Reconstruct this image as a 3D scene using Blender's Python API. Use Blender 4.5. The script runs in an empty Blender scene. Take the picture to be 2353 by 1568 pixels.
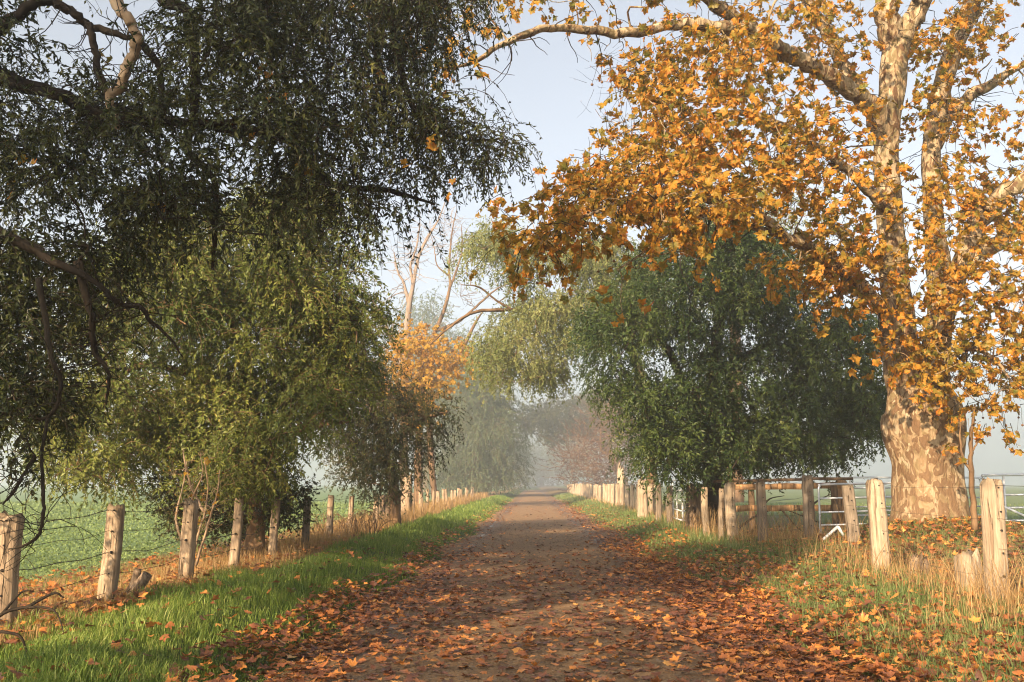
import bpy, math, random
import numpy as np
from mathutils import Matrix, Vector, Euler
R = math.radians
rng = np.random.default_rng(7)
random.seed(7)
S = bpy.context.scene
COL = S.collection

# ------------------------------------------------------------------ camera
F = 2286.0; CX, CY = 1176.5, 784.0          # photo read at 2353 x 1568
EYE = np.array([0.0, 0.0, 1.6])
cam_d = bpy.data.cameras.new('camera'); cam = bpy.data.objects.new('camera', cam_d); COL.objects.link(cam)
cam_d.sensor_width = 36; cam_d.lens = F / 2353 * 36; cam_d.clip_end = 6000; cam_d.clip_start = 0.05
cam.location = EYE; cam.rotation_euler = (R(90 + 8.165), 0, R(1.2))
S.camera = cam
RM = np.array(Euler((R(90 + 8.165), 0, R(1.2))).to_matrix())

def at(u, v, Y):
    "world point seen at (u,v) of the photo, Y metres ahead (arrays allowed)"
    u = np.asarray(u, float); v = np.asarray(v, float)
    d = np.stack([(u - CX) / F, -(v - CY) / F, -np.ones_like(u)], -1) @ RM.T
    return EYE + d * (np.asarray(Y, float) / d[..., 1])[..., None]

# ------------------------------------------------------------------ light and air
SUN_AZ, SUN_EL = R(30), R(23)               # behind the camera, to the left
TO_SUN = np.array([-math.sin(SUN_AZ) * math.cos(SUN_EL), -math.cos(SUN_AZ) * math.cos(SUN_EL), math.sin(SUN_EL)])
w = bpy.data.worlds.new('World'); S.world = w; w.use_nodes = True
nt = w.node_tree; bg = nt.nodes['Background']
sky = nt.nodes.new('ShaderNodeTexSky'); sky.sky_type = 'NISHITA'; sky.sun_disc = False
sky.sun_elevation = SUN_EL; sky.sun_rotation = math.atan2(TO_SUN[0], TO_SUN[1])
sky.air_density = 1.0; sky.dust_density = 3.0; sky.ozone_density = 1.5
hs = nt.nodes.new('ShaderNodeHueSaturation'); hs.inputs['Saturation'].default_value = 0.4
nt.links.new(sky.outputs[0], hs.inputs['Color']); nt.links.new(hs.outputs[0], bg.inputs['Color'])
bg.inputs['Strength'].default_value = 0.074
sl = bpy.data.lights.new('sun', 'SUN'); sl.energy = 5.0; sl.angle = R(0.6); sl.color = (1.0, 0.76, 0.50)
so = bpy.data.objects.new('sun', sl); COL.objects.link(so); so.location = (-30, -30, 30)
so.rotation_euler = Vector(-TO_SUN).to_track_quat('-Z', 'Y').to_euler()
S.view_settings.view_transform = 'Standard'; S.view_settings.look = 'None'
S.view_settings.exposure = 1.82; S.view_settings.gamma = 1
cy = S.cycles
cy.max_bounces = 7; cy.diffuse_bounces = 3; cy.glossy_bounces = 2; cy.transmission_bounces = 4
cy.transparent_max_bounces = 6; cy.volume_bounces = 1; cy.use_denoising = True; cy.filter_width = 1.1; cy.denoising_prefilter = 'ACCURATE'
cy.sample_clamp_indirect = 8
try: cy.denoiser = 'OPENIMAGEDENOISE'; cy.denoising_input_passes = 'RGB_ALBEDO_NORMAL'
except Exception: pass

# ------------------------------------------------------------------ tagging
def tag(o, label=None, cat=None, group=None, kind=None):
    if label: o['label'] = label
    if cat: o['category'] = cat
    if group: o['group'] = group
    if kind: o['kind'] = kind
    return o
def empty(name, loc, label, cat, group=None, rz=0):
    o = bpy.data.objects.new(name, None); COL.objects.link(o)
    o.location = tuple(loc); o.rotation_euler = (0, 0, rz); o.empty_display_size = .2
    return tag(o, label, cat, group)

# ------------------------------------------------------------------ mesh collector
class MB:
    def __init__(s): s.v = []; s.f = []; s.n = 0; s.a = []
    def add(s, verts, faces, att=None):
        "verts (n,3); faces list of (m,k) int arrays; att (n,4)"
        verts = np.asarray(verts, np.float32).reshape(-1, 3)
        for f in faces: s.f.append(np.asarray(f, np.int64) + s.n)
        s.v.append(verts); s.n += len(verts)
        s.a.append(np.zeros((len(verts), 4), np.float32) if att is None else np.asarray(att, np.float32))
    def build(s, name, mat, parent=None, smooth=False, origin=None):
        me = bpy.data.meshes.new(name)
        if s.n:
            V = np.concatenate(s.v)
            if origin is not None: V = V - np.asarray(origin, np.float32)
            me.vertices.add(len(V)); me.vertices.foreach_set('co', V.ravel())
            tot = [np.full(len(f), f.shape[1]) for f in s.f]; tot = np.concatenate(tot)
            li = np.concatenate([f.ravel() for f in s.f])
            me.loops.add(len(li)); me.loops.foreach_set('vertex_index', li.astype(np.int32))
            me.polygons.add(len(tot))
            st = np.concatenate([[0], np.cumsum(tot)[:-1]])
            me.polygons.foreach_set('loop_start', st.astype(np.int32))
            me.update(calc_edges=True)
            at_ = me.attributes.new('tint', 'FLOAT_COLOR', 'POINT')
            at_.data.foreach_set('color', np.concatenate(s.a).ravel())
            if smooth: me.polygons.foreach_set('use_smooth', np.ones(len(tot), bool))
        if mat: me.materials.append(mat)
        o = bpy.data.objects.new(name, me); COL.objects.link(o)
        if parent is not None: o.parent = parent
        return o

def unit(a): return a / np.maximum(np.linalg.norm(a, axis=-1, keepdims=True), 1e-9)
def spline(pts, n):
    "Catmull-Rom through rows of pts (any columns), n samples"
    P = np.asarray(pts, float)
    if len(P) == 2: t = np.linspace(0, 1, n)[:, None]; return P[0] * (1 - t) + P[1] * t
    P = np.vstack([2 * P[0] - P[1], P, 2 * P[-1] - P[-2]])
    m = len(P) - 3; t = np.linspace(0, m - 1e-6, n); i = t.astype(int); f = (t - i)[:, None]
    a, b, c, d = P[i], P[i + 1], P[i + 2], P[i + 3]
    return .5 * (2 * b + (c - a) * f + (2 * a - 5 * b + 4 * c - d) * f**2 + (3 * b - a - 3 * c + d) * f**3)
def frames(C):
    T = unit(np.gradient(C, axis=0))
    up = np.array([0.31, 0.17, 0.93]) if abs(T[0] @ [0.31, .17, .93]) < .9 else np.array([.9, .3, .1])
    N = np.zeros_like(C); n = unit(np.cross(T[0], up))
    for i in range(len(C)):
        n = unit(n - T[i] * (n @ T[i])); N[i] = n
    return T, N, np.cross(T, N)
def tube(mb, pts, rad, sides=8, n=None, lump=0.0, seed=0, cap=True):
    "tapered tube along pts with lumpy skin"
    pts = np.asarray(pts, float); rad = np.asarray(rad, float)
    if n is None: n = max(4, len(pts) * 4)
    Q = spline(np.column_stack([pts, rad]), n); C = Q[:, :3]; r = np.maximum(Q[:, 3], 1e-4)
    if lump and n > 12 and r.max() < .22: C = C + rng.normal(0, 1, C.shape) * (np.minimum(r, .12) * .22 * (np.arange(n) > 1))[:, None]; r = r * (1 + np.abs(rng.normal(0, .07, n)))
    T, N, B = frames(C)
    a = np.linspace(0, 2 * math.pi, sides, endpoint=False)
    rr = r[:, None] * np.ones(sides)
    if lump:
        g = np.random.default_rng(seed); s = np.concatenate([[0], np.cumsum(np.linalg.norm(np.diff(C, axis=0), axis=1))])
        for k in range(6):
            m = g.integers(1, 5); ph = g.random() * 6.28; fr = g.uniform(.4, 3.2)
            rr = rr * (1 + lump / (1 + .3 * k) * np.sin(a * m + ph + s[:, None] * fr * (1 if k % 2 else -1)) * np.cos(s[:, None] * fr * 1.3 + ph))
    V = C[:, None] + rr[..., None] * (np.cos(a)[:, None] * N[:, None] + np.sin(a)[:, None] * B[:, None])
    i = np.arange(n - 1)[:, None] * sides; j = np.arange(sides); k = (j + 1) % sides
    F_ = np.stack([i + j, i + k, i + k + sides, i + j + sides], -1).reshape(-1, 4)
    fs = [F_]
    V = V.reshape(-1, 3)
    if cap:
        V = np.vstack([V, C[:1], C[-1:]]); b = n * sides
        fs.append(np.stack([k, j, np.full(sides, b)], -1)); e = (n - 1) * sides
        fs.append(np.stack([e + j, e + k, np.full(sides, b + 1)], -1))
    mb.add(V, fs)
def box(mb, c, sz, rz=0.0, Mx=None):
    x, y, z = np.array(sz) / 2
    V = np.array([[i, j, k] for k in (-z, z) for j in (-y, y) for i in (-x, x)], float)
    if Mx is not None: V = V @ np.array(Mx).T
    c_, s_ = math.cos(rz), math.sin(rz)
    V = np.column_stack([V[:, 0] * c_ - V[:, 1] * s_, V[:, 0] * s_ + V[:, 1] * c_, V[:, 2]]) + np.array(c)
    mb.add(V, [np.array([[0, 2, 3, 1], [4, 5, 7, 6], [0, 1, 5, 4], [2, 6, 7, 3], [0, 4, 6, 2], [1, 3, 7, 5]])])

# ------------------------------------------------------------------ leaves, twigs, blades
def rhombs(mb, pos, d, nrm, ln, wd, r1=None):
    N = len(pos); d = unit(d); s = unit(np.cross(d, nrm)); nn = np.cross(s, d)
    ln = ln[:, None]; wd = wd[:, None]
    V = np.stack([pos, pos + d * ln * .45 + s * wd * .5 + nn * wd * .12, pos + d * ln - nn * ln * .08, pos + d * ln * .45 - s * wd * .5 + nn * wd * .12], 1)
    r1 = rng.random(N) if r1 is None else r1
    A = np.zeros((N, 4, 4), np.float32); A[:, :, 0] = r1[:, None]; A[:, :, 1] = [0, .5, 1, .5]; A[:, :, 2] = rng.random(N)[:, None]
    mb.add(V, [np.arange(N * 4).reshape(N, 4)], A.reshape(-1, 4))
_pol = [(0, 1.0), (9, .78), (16, .80), (27, .60), (38, .76), (44, .73), (53, .96), (63, .72), (70, .74), (82, .58), (98, .70), (116, .78), (138, .50), (166, .36)]
_pol = _pol + [(180, .10)] + [(360 - a, r) for a, r in reversed(_pol[1:])]
LEAF2 = np.array([[math.sin(R(a)) * r, math.cos(R(a)) * r] for a, r in _pol]); LEAF2[:, 1] += .25
EDGE = np.array([r for a, r in _pol])
def palmate(mb, pos, d, nrm, size, r1=None, cup=.25, r2=None, flat=1.0):
    "lobed plane leaf: fan of triangles round a centre, cupped and folded"
    N = len(pos); d = unit(d); s = unit(np.cross(d, nrm)); nn = np.cross(s, d); m = len(LEAF2)
    P2 = np.vstack([[0, .25], LEAF2]); e = np.concatenate([[0], EDGE])
    jit = 1 + rng.normal(0, .06, (N, m + 1)); jit[:, 0] = 1
    x = P2[:, 0] * jit * .5; y = P2[:, 1] * jit * .5
    rr = x**2 + (y - .12)**2
    c = rng.normal(0, cup, N)[:, None]; fo = rng.uniform(-.1, .55, N)[:, None]; tw = rng.normal(0, .8, N)[:, None]
    z = -c * rr * 3 + fo * np.abs(x) * .8 + tw * x * y * 1.6 + rng.normal(0, .03, (N, m + 1))
    z = z * flat
    V = pos[:, None] + size[:, None, None] * (x[..., None] * s[:, None] + y[..., None] * d[:, None] + z[..., None] * nn[:, None])
    b = np.arange(N)[:, None, None] * (m + 1); j = np.arange(m)
    F_ = (np.stack([np.zeros(m, int), 1 + j, 1 + (j + 1) % m], -1)[None] + b).reshape(-1, 3)
    A = np.zeros((N, m + 1, 4), np.float32)
    A[..., 0] = (rng.random(N) if r1 is None else r1)[:, None]; A[..., 1] = e; A[..., 2] = (rng.random(N) if r2 is None else r2)[:, None]
    mb.add(V.reshape(-1, 3), [F_], A.reshape(-1, 4))
def strands(p, d, L, droop, k=5, jit=.25):
    out = [p]; d = unit(d)
    for i in range(k):
        d = unit(d + np.array([0, 0, -1]) * droop / k + rng.normal(0, jit, d.shape) / math.sqrt(k))
        p = p + d * (L / k)[:, None]; out.append(p)
    return np.stack(out, 1)
def twigs(mb, PT, r0, r1=.002):
    "three-sided twig along every strand at once"
    N, K, _ = PT.shape; T = unit(np.gradient(PT, axis=1))
    a = unit(np.cross(T, np.array([.37, .61, .70]))); b = np.cross(T, a)
    r = (np.linspace(1, 0, K)[None, :] * (np.asarray(r0)[:, None] - r1) + r1)[..., None]
    V = np.stack([PT + r * (math.cos(q) * a + math.sin(q) * b) for q in (0, 2.094, 4.189)], 2)
    base = (np.arange(N)[:, None, None] * K + np.arange(K - 1)[None, :, None]) * 3; j = np.arange(3)
    F_ = np.stack([base + j, base + (j + 1) % 3, base + (j + 1) % 3 + 3, base + j + 3], -1).reshape(-1, 4)
    mb.add(V.reshape(-1, 3), [F_])
def along(PT, m, lo=.05):
    N, K, _ = PT.shape; t = rng.uniform(lo, 1, (N, m)) * (K - 1 - 1e-6); i = t.astype(int); f = (t - i)[..., None]
    n = np.arange(N)[:, None]; p = PT[n, i] * (1 - f) + PT[n, i + 1] * f; T = unit(PT[n, i + 1] - PT[n, i])
    return p.reshape(-1, 3), T.reshape(-1, 3)
def blades(mb, p, h, wd, lean, bend=.5):
    "grass blades, three tiers, bending over"
    N = len(p); a = rng.uniform(0, 6.283, N); s = np.stack([np.cos(a), np.sin(a), np.zeros(N)], 1)
    l = unit(rng.normal(0, 1, (N, 3)) * [1, 1, 0] + np.asarray(lean)) * (rng.uniform(.15, 1, N) * bend)[:, None]
    up = np.array([0, 0, 1.0]); h = h[:, None]; w_ = wd[:, None] * s * .5
    c1 = p + (up * .5 + l * .18) * h; c2 = p + (up * .82 + l * .5) * h; c3 = p + (up * (1 - .25 * np.linalg.norm(l, axis=1)[:, None]) + l) * h
    V = np.stack([p - w_, p + w_, c1 - w_ * .85, c1 + w_ * .85, c2 - w_ * .55, c2 + w_ * .55, c3], 1)
    b = np.arange(N)[:, None] * 7
    A = np.zeros((N, 7, 4), np.float32); A[:, :, 0] = rng.random(N)[:, None]; A[:, :, 1] = [0, 0, .5, .5, .8, .8, 1]; A[:, :, 2] = rng.random(N)[:, None]
    mb.add(V.reshape(-1, 3), [np.vstack([b + [0, 1, 3, 2], b + [2, 3, 5, 4]]), b + [4, 5, 6]], A.reshape(-1, 4))

# ------------------------------------------------------------------ materials
def new_mat(name):
    m = bpy.data.materials.new(name); m.use_nodes = True; t = m.node_tree; t.nodes.clear()
    out = t.nodes.new('ShaderNodeOutputMaterial')
    return m, t, out
def nd(t, typ, **kw):
    n = t.nodes.new(typ)
    for k, v in kw.items():
        if k in n.inputs: n.inputs[k].default_value = v
        else: setattr(n, k, v)
    return n
def ramp(t, fac, stops, interp='LINEAR'):
    r = t.nodes.new('ShaderNodeValToRGB'); e = r.color_ramp.elements; r.color_ramp.interpolation = interp
    while len(e) < len(stops): e.new(.5)
    for x, (p, c) in zip(e, stops): x.position = p; x.color = (*c, 1) if len(c) == 3 else c
    t.links.new(fac, r.inputs[0]); return r.outputs[0]
def math_(t, op, a, b=None, clamp=False):
    n = t.nodes.new('ShaderNodeMath'); n.operation = op; n.use_clamp = clamp
    for i, x in enumerate((a, b)):
        if x is None: continue
        if isinstance(x, (int, float)): n.inputs[i].default_value = x
        else: t.links.new(x, n.inputs[i])
    return n.outputs[0]
def mix(t, fac, a, b, mode='MIX'):
    n = t.nodes.new('ShaderNodeMixRGB'); n.blend_type = mode
    for i, x in enumerate((fac, a, b)):
        if isinstance(x, (int, float)): n.inputs[i].default_value = x
        elif isinstance(x, tuple): n.inputs[i].default_value = (*x, 1)
        else: t.links.new(x, n.inputs[i])
    return n.outputs[0]
def noise(t, vec, scale, detail=4, rough=.55, dist=0.0):
    n = nd(t, 'ShaderNodeTexNoise', Scale=scale, Detail=detail, Roughness=rough, Distortion=dist)
    if vec is not None: t.links.new(vec, n.inputs['Vector'])
    return n.outputs['Fac']
def coords(t, scale=None, kind='Object'):
    c = t.nodes.new('ShaderNodeTexCoord').outputs[kind]
    if scale is None: return c
    m = t.nodes.new('ShaderNodeMapping'); m.inputs['Scale'].default_value = scale; t.links.new(c, m.inputs['Vector']); return m.outputs[0]
def bump(t, h, strength, dist=.02):
    b = nd(t, 'ShaderNodeBump', Strength=strength, Distance=dist); t.links.new(h, b.inputs['Height']); return b.outputs[0]
def principled(t, out, col, rough, normal=None, spec=.3):
    p = t.nodes.new('ShaderNodeBsdfPrincipled'); p.inputs['Specular IOR Level'].default_value = spec
    if isinstance(col, tuple): p.inputs['Base Color'].default_value = (*col, 1)
    else: t.links.new(col, p.inputs['Base Color'])
    if isinstance(rough, (int, float)): p.inputs['Roughness'].default_value = rough
    else: t.links.new(rough, p.inputs['Roughness'])
    if normal is not None: t.links.new(normal, p.inputs['Normal'])
    if out is not None: t.links.new(p.outputs[0], out.inputs['Surface'])
    return p

def leaf_mat(name, stops, trans=.35, patch=.35, patch_scale=.8, rough=.5, spec=.22, edge=None, tcol=1.6):
    m, t, out = new_mat(name)
    a = t.nodes.new('ShaderNodeAttribute'); a.attribute_name = 'tint'
    sp = t.nodes.new('ShaderNodeSeparateColor'); t.links.new(a.outputs['Color'], sp.inputs[0])
    n = noise(t, coords(t), patch_scale, 3)
    n = math_(t, 'MULTIPLY_ADD', n, 2.2); n.node.inputs[2].default_value = -.6
    fac = math_(t, 'ADD', math_(t, 'MULTIPLY', sp.outputs[0], 1 - patch), math_(t, 'MULTIPLY', n, patch), True)
    col = ramp(t, fac, stops)
    if edge:
        ef = math_(t, 'MULTIPLY_ADD', sp.outputs[1], 1.9); ef.node.inputs[2].default_value = -.55
        ef = math_(t, 'MULTIPLY', math_(t, 'ADD', ef, 0, True), math_(t, 'MULTIPLY_ADD', sp.outputs[2], .75), True)
        ef.node.inputs[1].links[0].from_node.inputs[2].default_value = .3
        col = mix(t, math_(t, 'SUBTRACT', 1.0, ef), col, mix(t, sp.outputs[2], edge[0], edge[1]))
    p = principled(t, None, col, rough, spec=spec)
    tr = t.nodes.new('ShaderNodeBsdfTranslucent')
    t.links.new(mix(t, 1.0, col, (tcol, tcol, tcol * .8), 'MULTIPLY'), tr.inputs['Color'])
    mx = t.nodes.new('ShaderNodeMixShader'); mx.inputs[0].default_value = trans
    t.links.new(p.outputs[0], mx.inputs[1]); t.links.new(tr.outputs[0], mx.inputs[2]); t.links.new(mx.outputs[0], out.inputs['Surface'])
    return m
def bark_mat(name, c1, c2, c3, sc=6, stretch=.25, bs=.6):
    m, t, out = new_mat(name); v = coords(t, (1, 1, stretch))
    n = noise(t, v, sc, 6, .65); n2 = noise(t, coords(t), 1.7, 3)
    col = ramp(t, n, [(.3, c1), (.5, c2), (.72, c3)])
    col = mix(t, math_(t, 'MULTIPLY', n2, .5), col, c1)
    principled(t, out, col, .85, bump(t, n, bs, .03), .15); return m
M = {}
M['bark_dark'] = bark_mat('bark_dark', (0.0099, 0.00715, 0.00495), (0.0248, 0.0176, 0.011), (0.055, 0.0413, 0.0248))
M['bark_pale'] = bark_mat('bark_pale', (0.136, 0.085, 0.051), (0.289, 0.204, 0.128), (0.425, 0.34, 0.238), 5, .2, .3)
M['bark_tan'] = bark_mat('bark_tan', (.05, .03, .017), (.14, .085, .045), (.27, .17, .09), 5, .2)
M['bark_grey'] = bark_mat('bark_grey', (.12, .085, .065), (.21, .16, .125), (.30, .24, .195), 3, .2, .3)
def plane_bark():
    m, t, out = new_mat('plane_bark'); v = coords(t)
    def patch(scale, off, dist):
        mp = t.nodes.new('ShaderNodeMapping'); mp.inputs['Scale'].default_value = (1, 1, .6); mp.inputs['Location'].default_value = off
        t.links.new(v, mp.inputs[0]); return noise(t, mp.outputs[0], scale, 2.2, .45, dist)
    a = patch(4.6, (0, 0, 0), 1.3); b = patch(7.0, (5, 3, 1), 1.2); c = patch(4.2, (9, 2, 7), 1.5); e = patch(10.0, (3, 8, 4), 1.0)
    fine = noise(t, coords(t, (1, 1, .12)), 45, 5, .65)
    cream = mix(t, noise(t, v, 4, 4), (.38, .30, .195), (.24, .175, .10))
    olive = mix(t, noise(t, v, 9, 3), (.125, .10, .048), (.20, .15, .08))
    brown = mix(t, fine, (.06, .032, .016), (.17, .10, .055))
    zz = t.nodes.new('ShaderNodeSeparateXYZ'); t.links.new(v, zz.inputs[0])
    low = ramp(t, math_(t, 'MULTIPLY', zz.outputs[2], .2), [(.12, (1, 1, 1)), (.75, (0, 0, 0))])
    col = mix(t, ramp(t, a, [(.47, (0, 0, 0)), (.57, (1, 1, 1))]), cream, olive)
    col = mix(t, ramp(t, e, [(.53, (0, 0, 0)), (.63, (.8, .8, .8))]), col, mix(t, fine, (.20, .125, .065), (.30, .215, .13)))
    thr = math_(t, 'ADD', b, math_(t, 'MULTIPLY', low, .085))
    col = mix(t, ramp(t, thr, [(.555, (0, 0, 0)), (.585, (1, 1, 1))]), col, brown)
    col = mix(t, ramp(t, c, [(.60, (0, 0, 0)), (.625, (1, 1, 1))]), col, mix(t, fine, (.42, .355, .25), (.33, .26, .165)))
    col = mix(t, 1.0, col, mix(t, noise(t, coords(t, (1, 1, .1)), 22, 5, .7), (.55, .52, .48), (1.2, 1.2, 1.2)), 'MULTIPLY')
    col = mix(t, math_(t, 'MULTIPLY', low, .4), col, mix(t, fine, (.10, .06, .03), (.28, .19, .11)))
    h = math_(t, 'ADD', math_(t, 'MULTIPLY', b, 1.0), math_(t, 'MULTIPLY', fine, .35))
    principled(t, out, col, .8, bump(t, h, .9, .05), .15); return m
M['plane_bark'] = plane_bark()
def wood_mat(name, c1, c2, c3, dark=(.05, .035, .022)):
    m, t, out = new_mat(name)
    oi = t.nodes.new('ShaderNodeObjectInfo'); va = t.nodes.new('ShaderNodeVectorMath'); va.operation = 'ADD'
    t.links.new(coords(t), va.inputs[0])
    cmb = t.nodes.new('ShaderNodeCombineXYZ'); q = math_(t, 'MULTIPLY', oi.outputs['Random'], 37.0)
    for i in range(3): t.links.new(q, cmb.inputs[i])
    t.links.new(cmb.outputs[0], va.inputs[1])
    mp = t.nodes.new('ShaderNodeMapping'); mp.inputs['Scale'].default_value = (1, 1, .07); t.links.new(va.outputs[0], mp.inputs[0])
    g = noise(t, mp.outputs[0], 42, 5, .6, .4); g2 = noise(t, mp.outputs[0], 15, 3, .5, .6); b = noise(t, va.outputs[0], 4, 4)
    col = ramp(t, g, [(.3, c1), (.5, c2), (.7, c3)])
    col = mix(t, math_(t, 'MULTIPLY', ramp(t, b, [(.45, (0, 0, 0)), (.7, (1, 1, 1))]), .55), col, c1)
    gen = t.nodes.new('ShaderNodeSeparateXYZ'); t.links.new(coords(t, None, 'Generated'), gen.inputs[0])
    cap = ramp(t, math_(t, 'ADD', gen.outputs[2], math_(t, 'MULTIPLY', math_(t, 'SUBTRACT', b, .5), .22)), [(.93, (0, 0, 0)), (1.0, (1, 1, 1))])
    col = mix(t, math_(t, 'MULTIPLY', cap, .65), col, (.075, .058, .034))
    col = mix(t, math_(t, 'MULTIPLY', ramp(t, noise(t, mp.outputs[0], 9, 4, .6), [(.52, (0, 0, 0)), (.66, (1, 1, 1))]), .5), col, dark)
    crack = ramp(t, g2, [(.34, (1, 1, 1)), (.39, (0, 0, 0))])
    col = mix(t, math_(t, 'MULTIPLY', crack, .8), col, dark)
    h = math_(t, 'SUBTRACT', math_(t, 'MULTIPLY', g, .5), crack)
    principled(t, out, col, .85, bump(t, h, 1.0, .02), .15); return m
M['post'] = wood_mat('post_wood', (.15, .108, .07), (.28, .205, .135), (.40, .31, .215))
M['post_pale'] = wood_mat('post_pale', (.18, .135, .09), (.31, .24, .165), (.40, .32, .225), (.16, .11, .07))
M['post_grey'] = wood_mat('post_grey', (.09, .07, .05), (.165, .13, .095), (.25, .20, .15))
M['rail'] = wood_mat('rail_wood', (.15, .08, .034), (.26, .15, .07), (.36, .24, .13))
M['rail_dark'] = wood_mat('rail_dark', (.05, .03, .02), (.09, .06, .035), (.15, .10, .06))
M['stump'] = wood_mat('stump_wood', (.07, .05, .035), (.17, .12, .08), (.32, .24, .16), (.015, .01, .008))
def plain(name, col, rough, metal=0.0, var=.25):
    m, t, out = new_mat(name); n = noise(t, coords(t), 14, 4)
    c = mix(t, math_(t, 'MULTIPLY', n, var), col, tuple(x * .35 for x in col))
    p = principled(t, out, c, rough, bump(t, n, .15, .004), .4); p.inputs['Metallic'].default_value = metal; return m
M['wire'] = plain('wire', (.05, .038, .03), .7, .3)
M['steel'] = plain('galvanised_steel', (.55, .58, .62), .42, .55)
M['white'] = plain('white_paint', (.72, .72, .70), .5)
M['hole'] = plain('hole', (.012, .009, .007), .9)
M['fruit'] = plain('seed_ball', (.11, .055, .025), .9)
# foliage
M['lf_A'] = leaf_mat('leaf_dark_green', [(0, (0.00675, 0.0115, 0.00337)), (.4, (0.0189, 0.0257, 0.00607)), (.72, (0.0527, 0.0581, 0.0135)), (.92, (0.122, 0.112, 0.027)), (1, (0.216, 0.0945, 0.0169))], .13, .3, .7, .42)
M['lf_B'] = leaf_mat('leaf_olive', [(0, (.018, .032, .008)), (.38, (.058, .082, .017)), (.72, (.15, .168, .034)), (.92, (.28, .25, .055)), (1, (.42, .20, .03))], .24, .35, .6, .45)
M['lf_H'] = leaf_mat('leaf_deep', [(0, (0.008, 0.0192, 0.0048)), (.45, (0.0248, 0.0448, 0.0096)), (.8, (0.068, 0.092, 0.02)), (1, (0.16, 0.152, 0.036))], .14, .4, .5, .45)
M['lf_I'] = leaf_mat('leaf_light', [(0, (.05, .07, .022)), (.5, (.14, .16, .05)), (.85, (.26, .26, .10)), (1, (.36, .28, .10))], .35, .35, .5, .5)
M['lf_E'] = leaf_mat('leaf_greyed', [(0, (.045, .065, .035)), (.5, (.08, .105, .05)), (1, (.13, .15, .075))], .3, .4, .4, .6)
M['lf_P'] = leaf_mat('leaf_plane', [(0, (.05, .06, .012)), (.2, (.15, .13, .02)), (.36, (.36, .18, .02)), (.55, (.47, .155, .011)), (.8, (.40, .098, .012)), (1, (.14, .04, .014))],   .42, .5, .9, .5, .3, ((.11, .12, .02), (.38, .20, .025)))
M['lf_O'] = leaf_mat('leaf_orange', [(0, (.24, .16, .015)), (.5, (.36, .20, .018)), (1, (.30, .12, .018))], .4, .3, .5, .5)
M['lf_R'] = leaf_mat('leaf_russet', [(0, (0.06, 0.024, 0.018)), (.5, (0.096, 0.039, 0.027)), (1, (0.12, 0.06, 0.036))], .3, .4, .3, .6)
M['litter'] = leaf_mat('leaf_fallen', [(0, (0.072, 0.0312, 0.0192)), (.35, (0.18, 0.0672, 0.03)), (.65, (0.372, 0.132, 0.036)), (.88, (0.552, 0.228, 0.048)), (1, (0.504, 0.336, 0.12))], .15, .15, .6, .42, .45)
M['grass'] = leaf_mat('grass_green', [(0, (0.0431, 0.0791, 0.0144)), (.45, (0.122, 0.186, 0.0316)), (.8, (0.245, 0.288, 0.0719)), (.92, (0.388, 0.359, 0.129)), (1, (0.517, 0.359, 0.173))], .35, .35, .7, .5)
M['grass_r'] = leaf_mat('grass_mixed', [(0, (0.0562, 0.0938, 0.0225)), (.5, (0.125, 0.175, 0.0525)), (.8, (0.2, 0.225, 0.0875)), (1, (0.35, 0.275, 0.125))], .35, .35, .8, .55)
M['straw'] = leaf_mat('grass_dry', [(0, (.15, .085, .032)), (.5, (.29, .18, .075)), (1, (.42, .29, .14))], .3, .3, 1.0, .6)
M['crop'] = leaf_mat('leaf_crop', [(0, (.10, .15, .05)), (.5, (.14, .19, .062)), (1, (.19, .235, .09))], .25, .45, .4, .6)

# ------------------------------------------------------------------ ground
RL, RR = -2.25, 2.75
def sstep(a, b, x): t = np.clip((x - a) / (b - a), 0, 1); return t * t * (3 - 2 * t)
_nw = [(rng.uniform(.25, 2.2), rng.uniform(0, 6.28), rng.uniform(0, 6.28)) for _ in range(14)]
def wob(x, y):
    z = 0
    for f, a, p in _nw: z = z + np.sin(f * (x * math.cos(a) + y * math.sin(a)) + p) / (1 + f)
    return z * .16
def edge_l(y): return RL + .14 * np.sin(y * .41) + .10 * np.sin(y * 1.13 + 1) + .05 * np.sin(y * 2.9)
def edge_r(y): return RR + .15 * np.sin(y * .37 + 2) + .10 * np.sin(y * .97) + .05 * np.sin(y * 3.1)
TREE_G = at(2136, 1195, 18.5)
def gz(x, y):
    x = np.asarray(x, float); y = np.asarray(y, float)
    a = edge_l(y); b = edge_r(y)
    left = sstep(0, 1.3, a - x) * .24 - sstep(1.6, 4.0, a - x) * .12
    right = sstep(0, 2.0, x - b) * .30 + sstep(2.5, 6.0, x - b) * .12
    z = np.where(x < a, left, np.where(x > b, right, 0)) + wob(x, y) * .10 * (sstep(.2, 1, a - x) + sstep(.2, 1, x - b))
    inside = sstep(-.35, .1, np.minimum(x - a, b - x)); z = z * (1 - inside) - .05 * inside
    g = (TREE_G[2] - .42) * np.exp(-(((x - TREE_G[0]) / 1.9)**2 + ((y - TREE_G[1]) / 2.2)**2))
    far = sstep(150, 500, np.abs(y)) + sstep(60, 400, np.abs(x))
    return z + g + far * .0
def axis(fine, step, far, k):
    a = list(np.arange(-fine, fine + 1e-6, step)); s = step; p = fine
    while p < far: s *= k; p += s; a.append(p); a.insert(0, -p)
    return np.array(a)
def sheet(name, X, Y, zf, mat):
    gx, gy = np.meshgrid(X, Y); V = np.stack([gx, gy, zf(gx, gy)], -1).reshape(-1, 3)
    i = np.arange(len(Y) - 1)[:, None] * len(X); j = np.arange(len(X) - 1)
    F_ = np.stack([i + j, i + j + 1, i + j + 1 + len(X), i + j + len(X)], -1).reshape(-1, 4)
    mb = MB(); mb.add(V, [F_]); return mb.build(name, mat, smooth=True)
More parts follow.
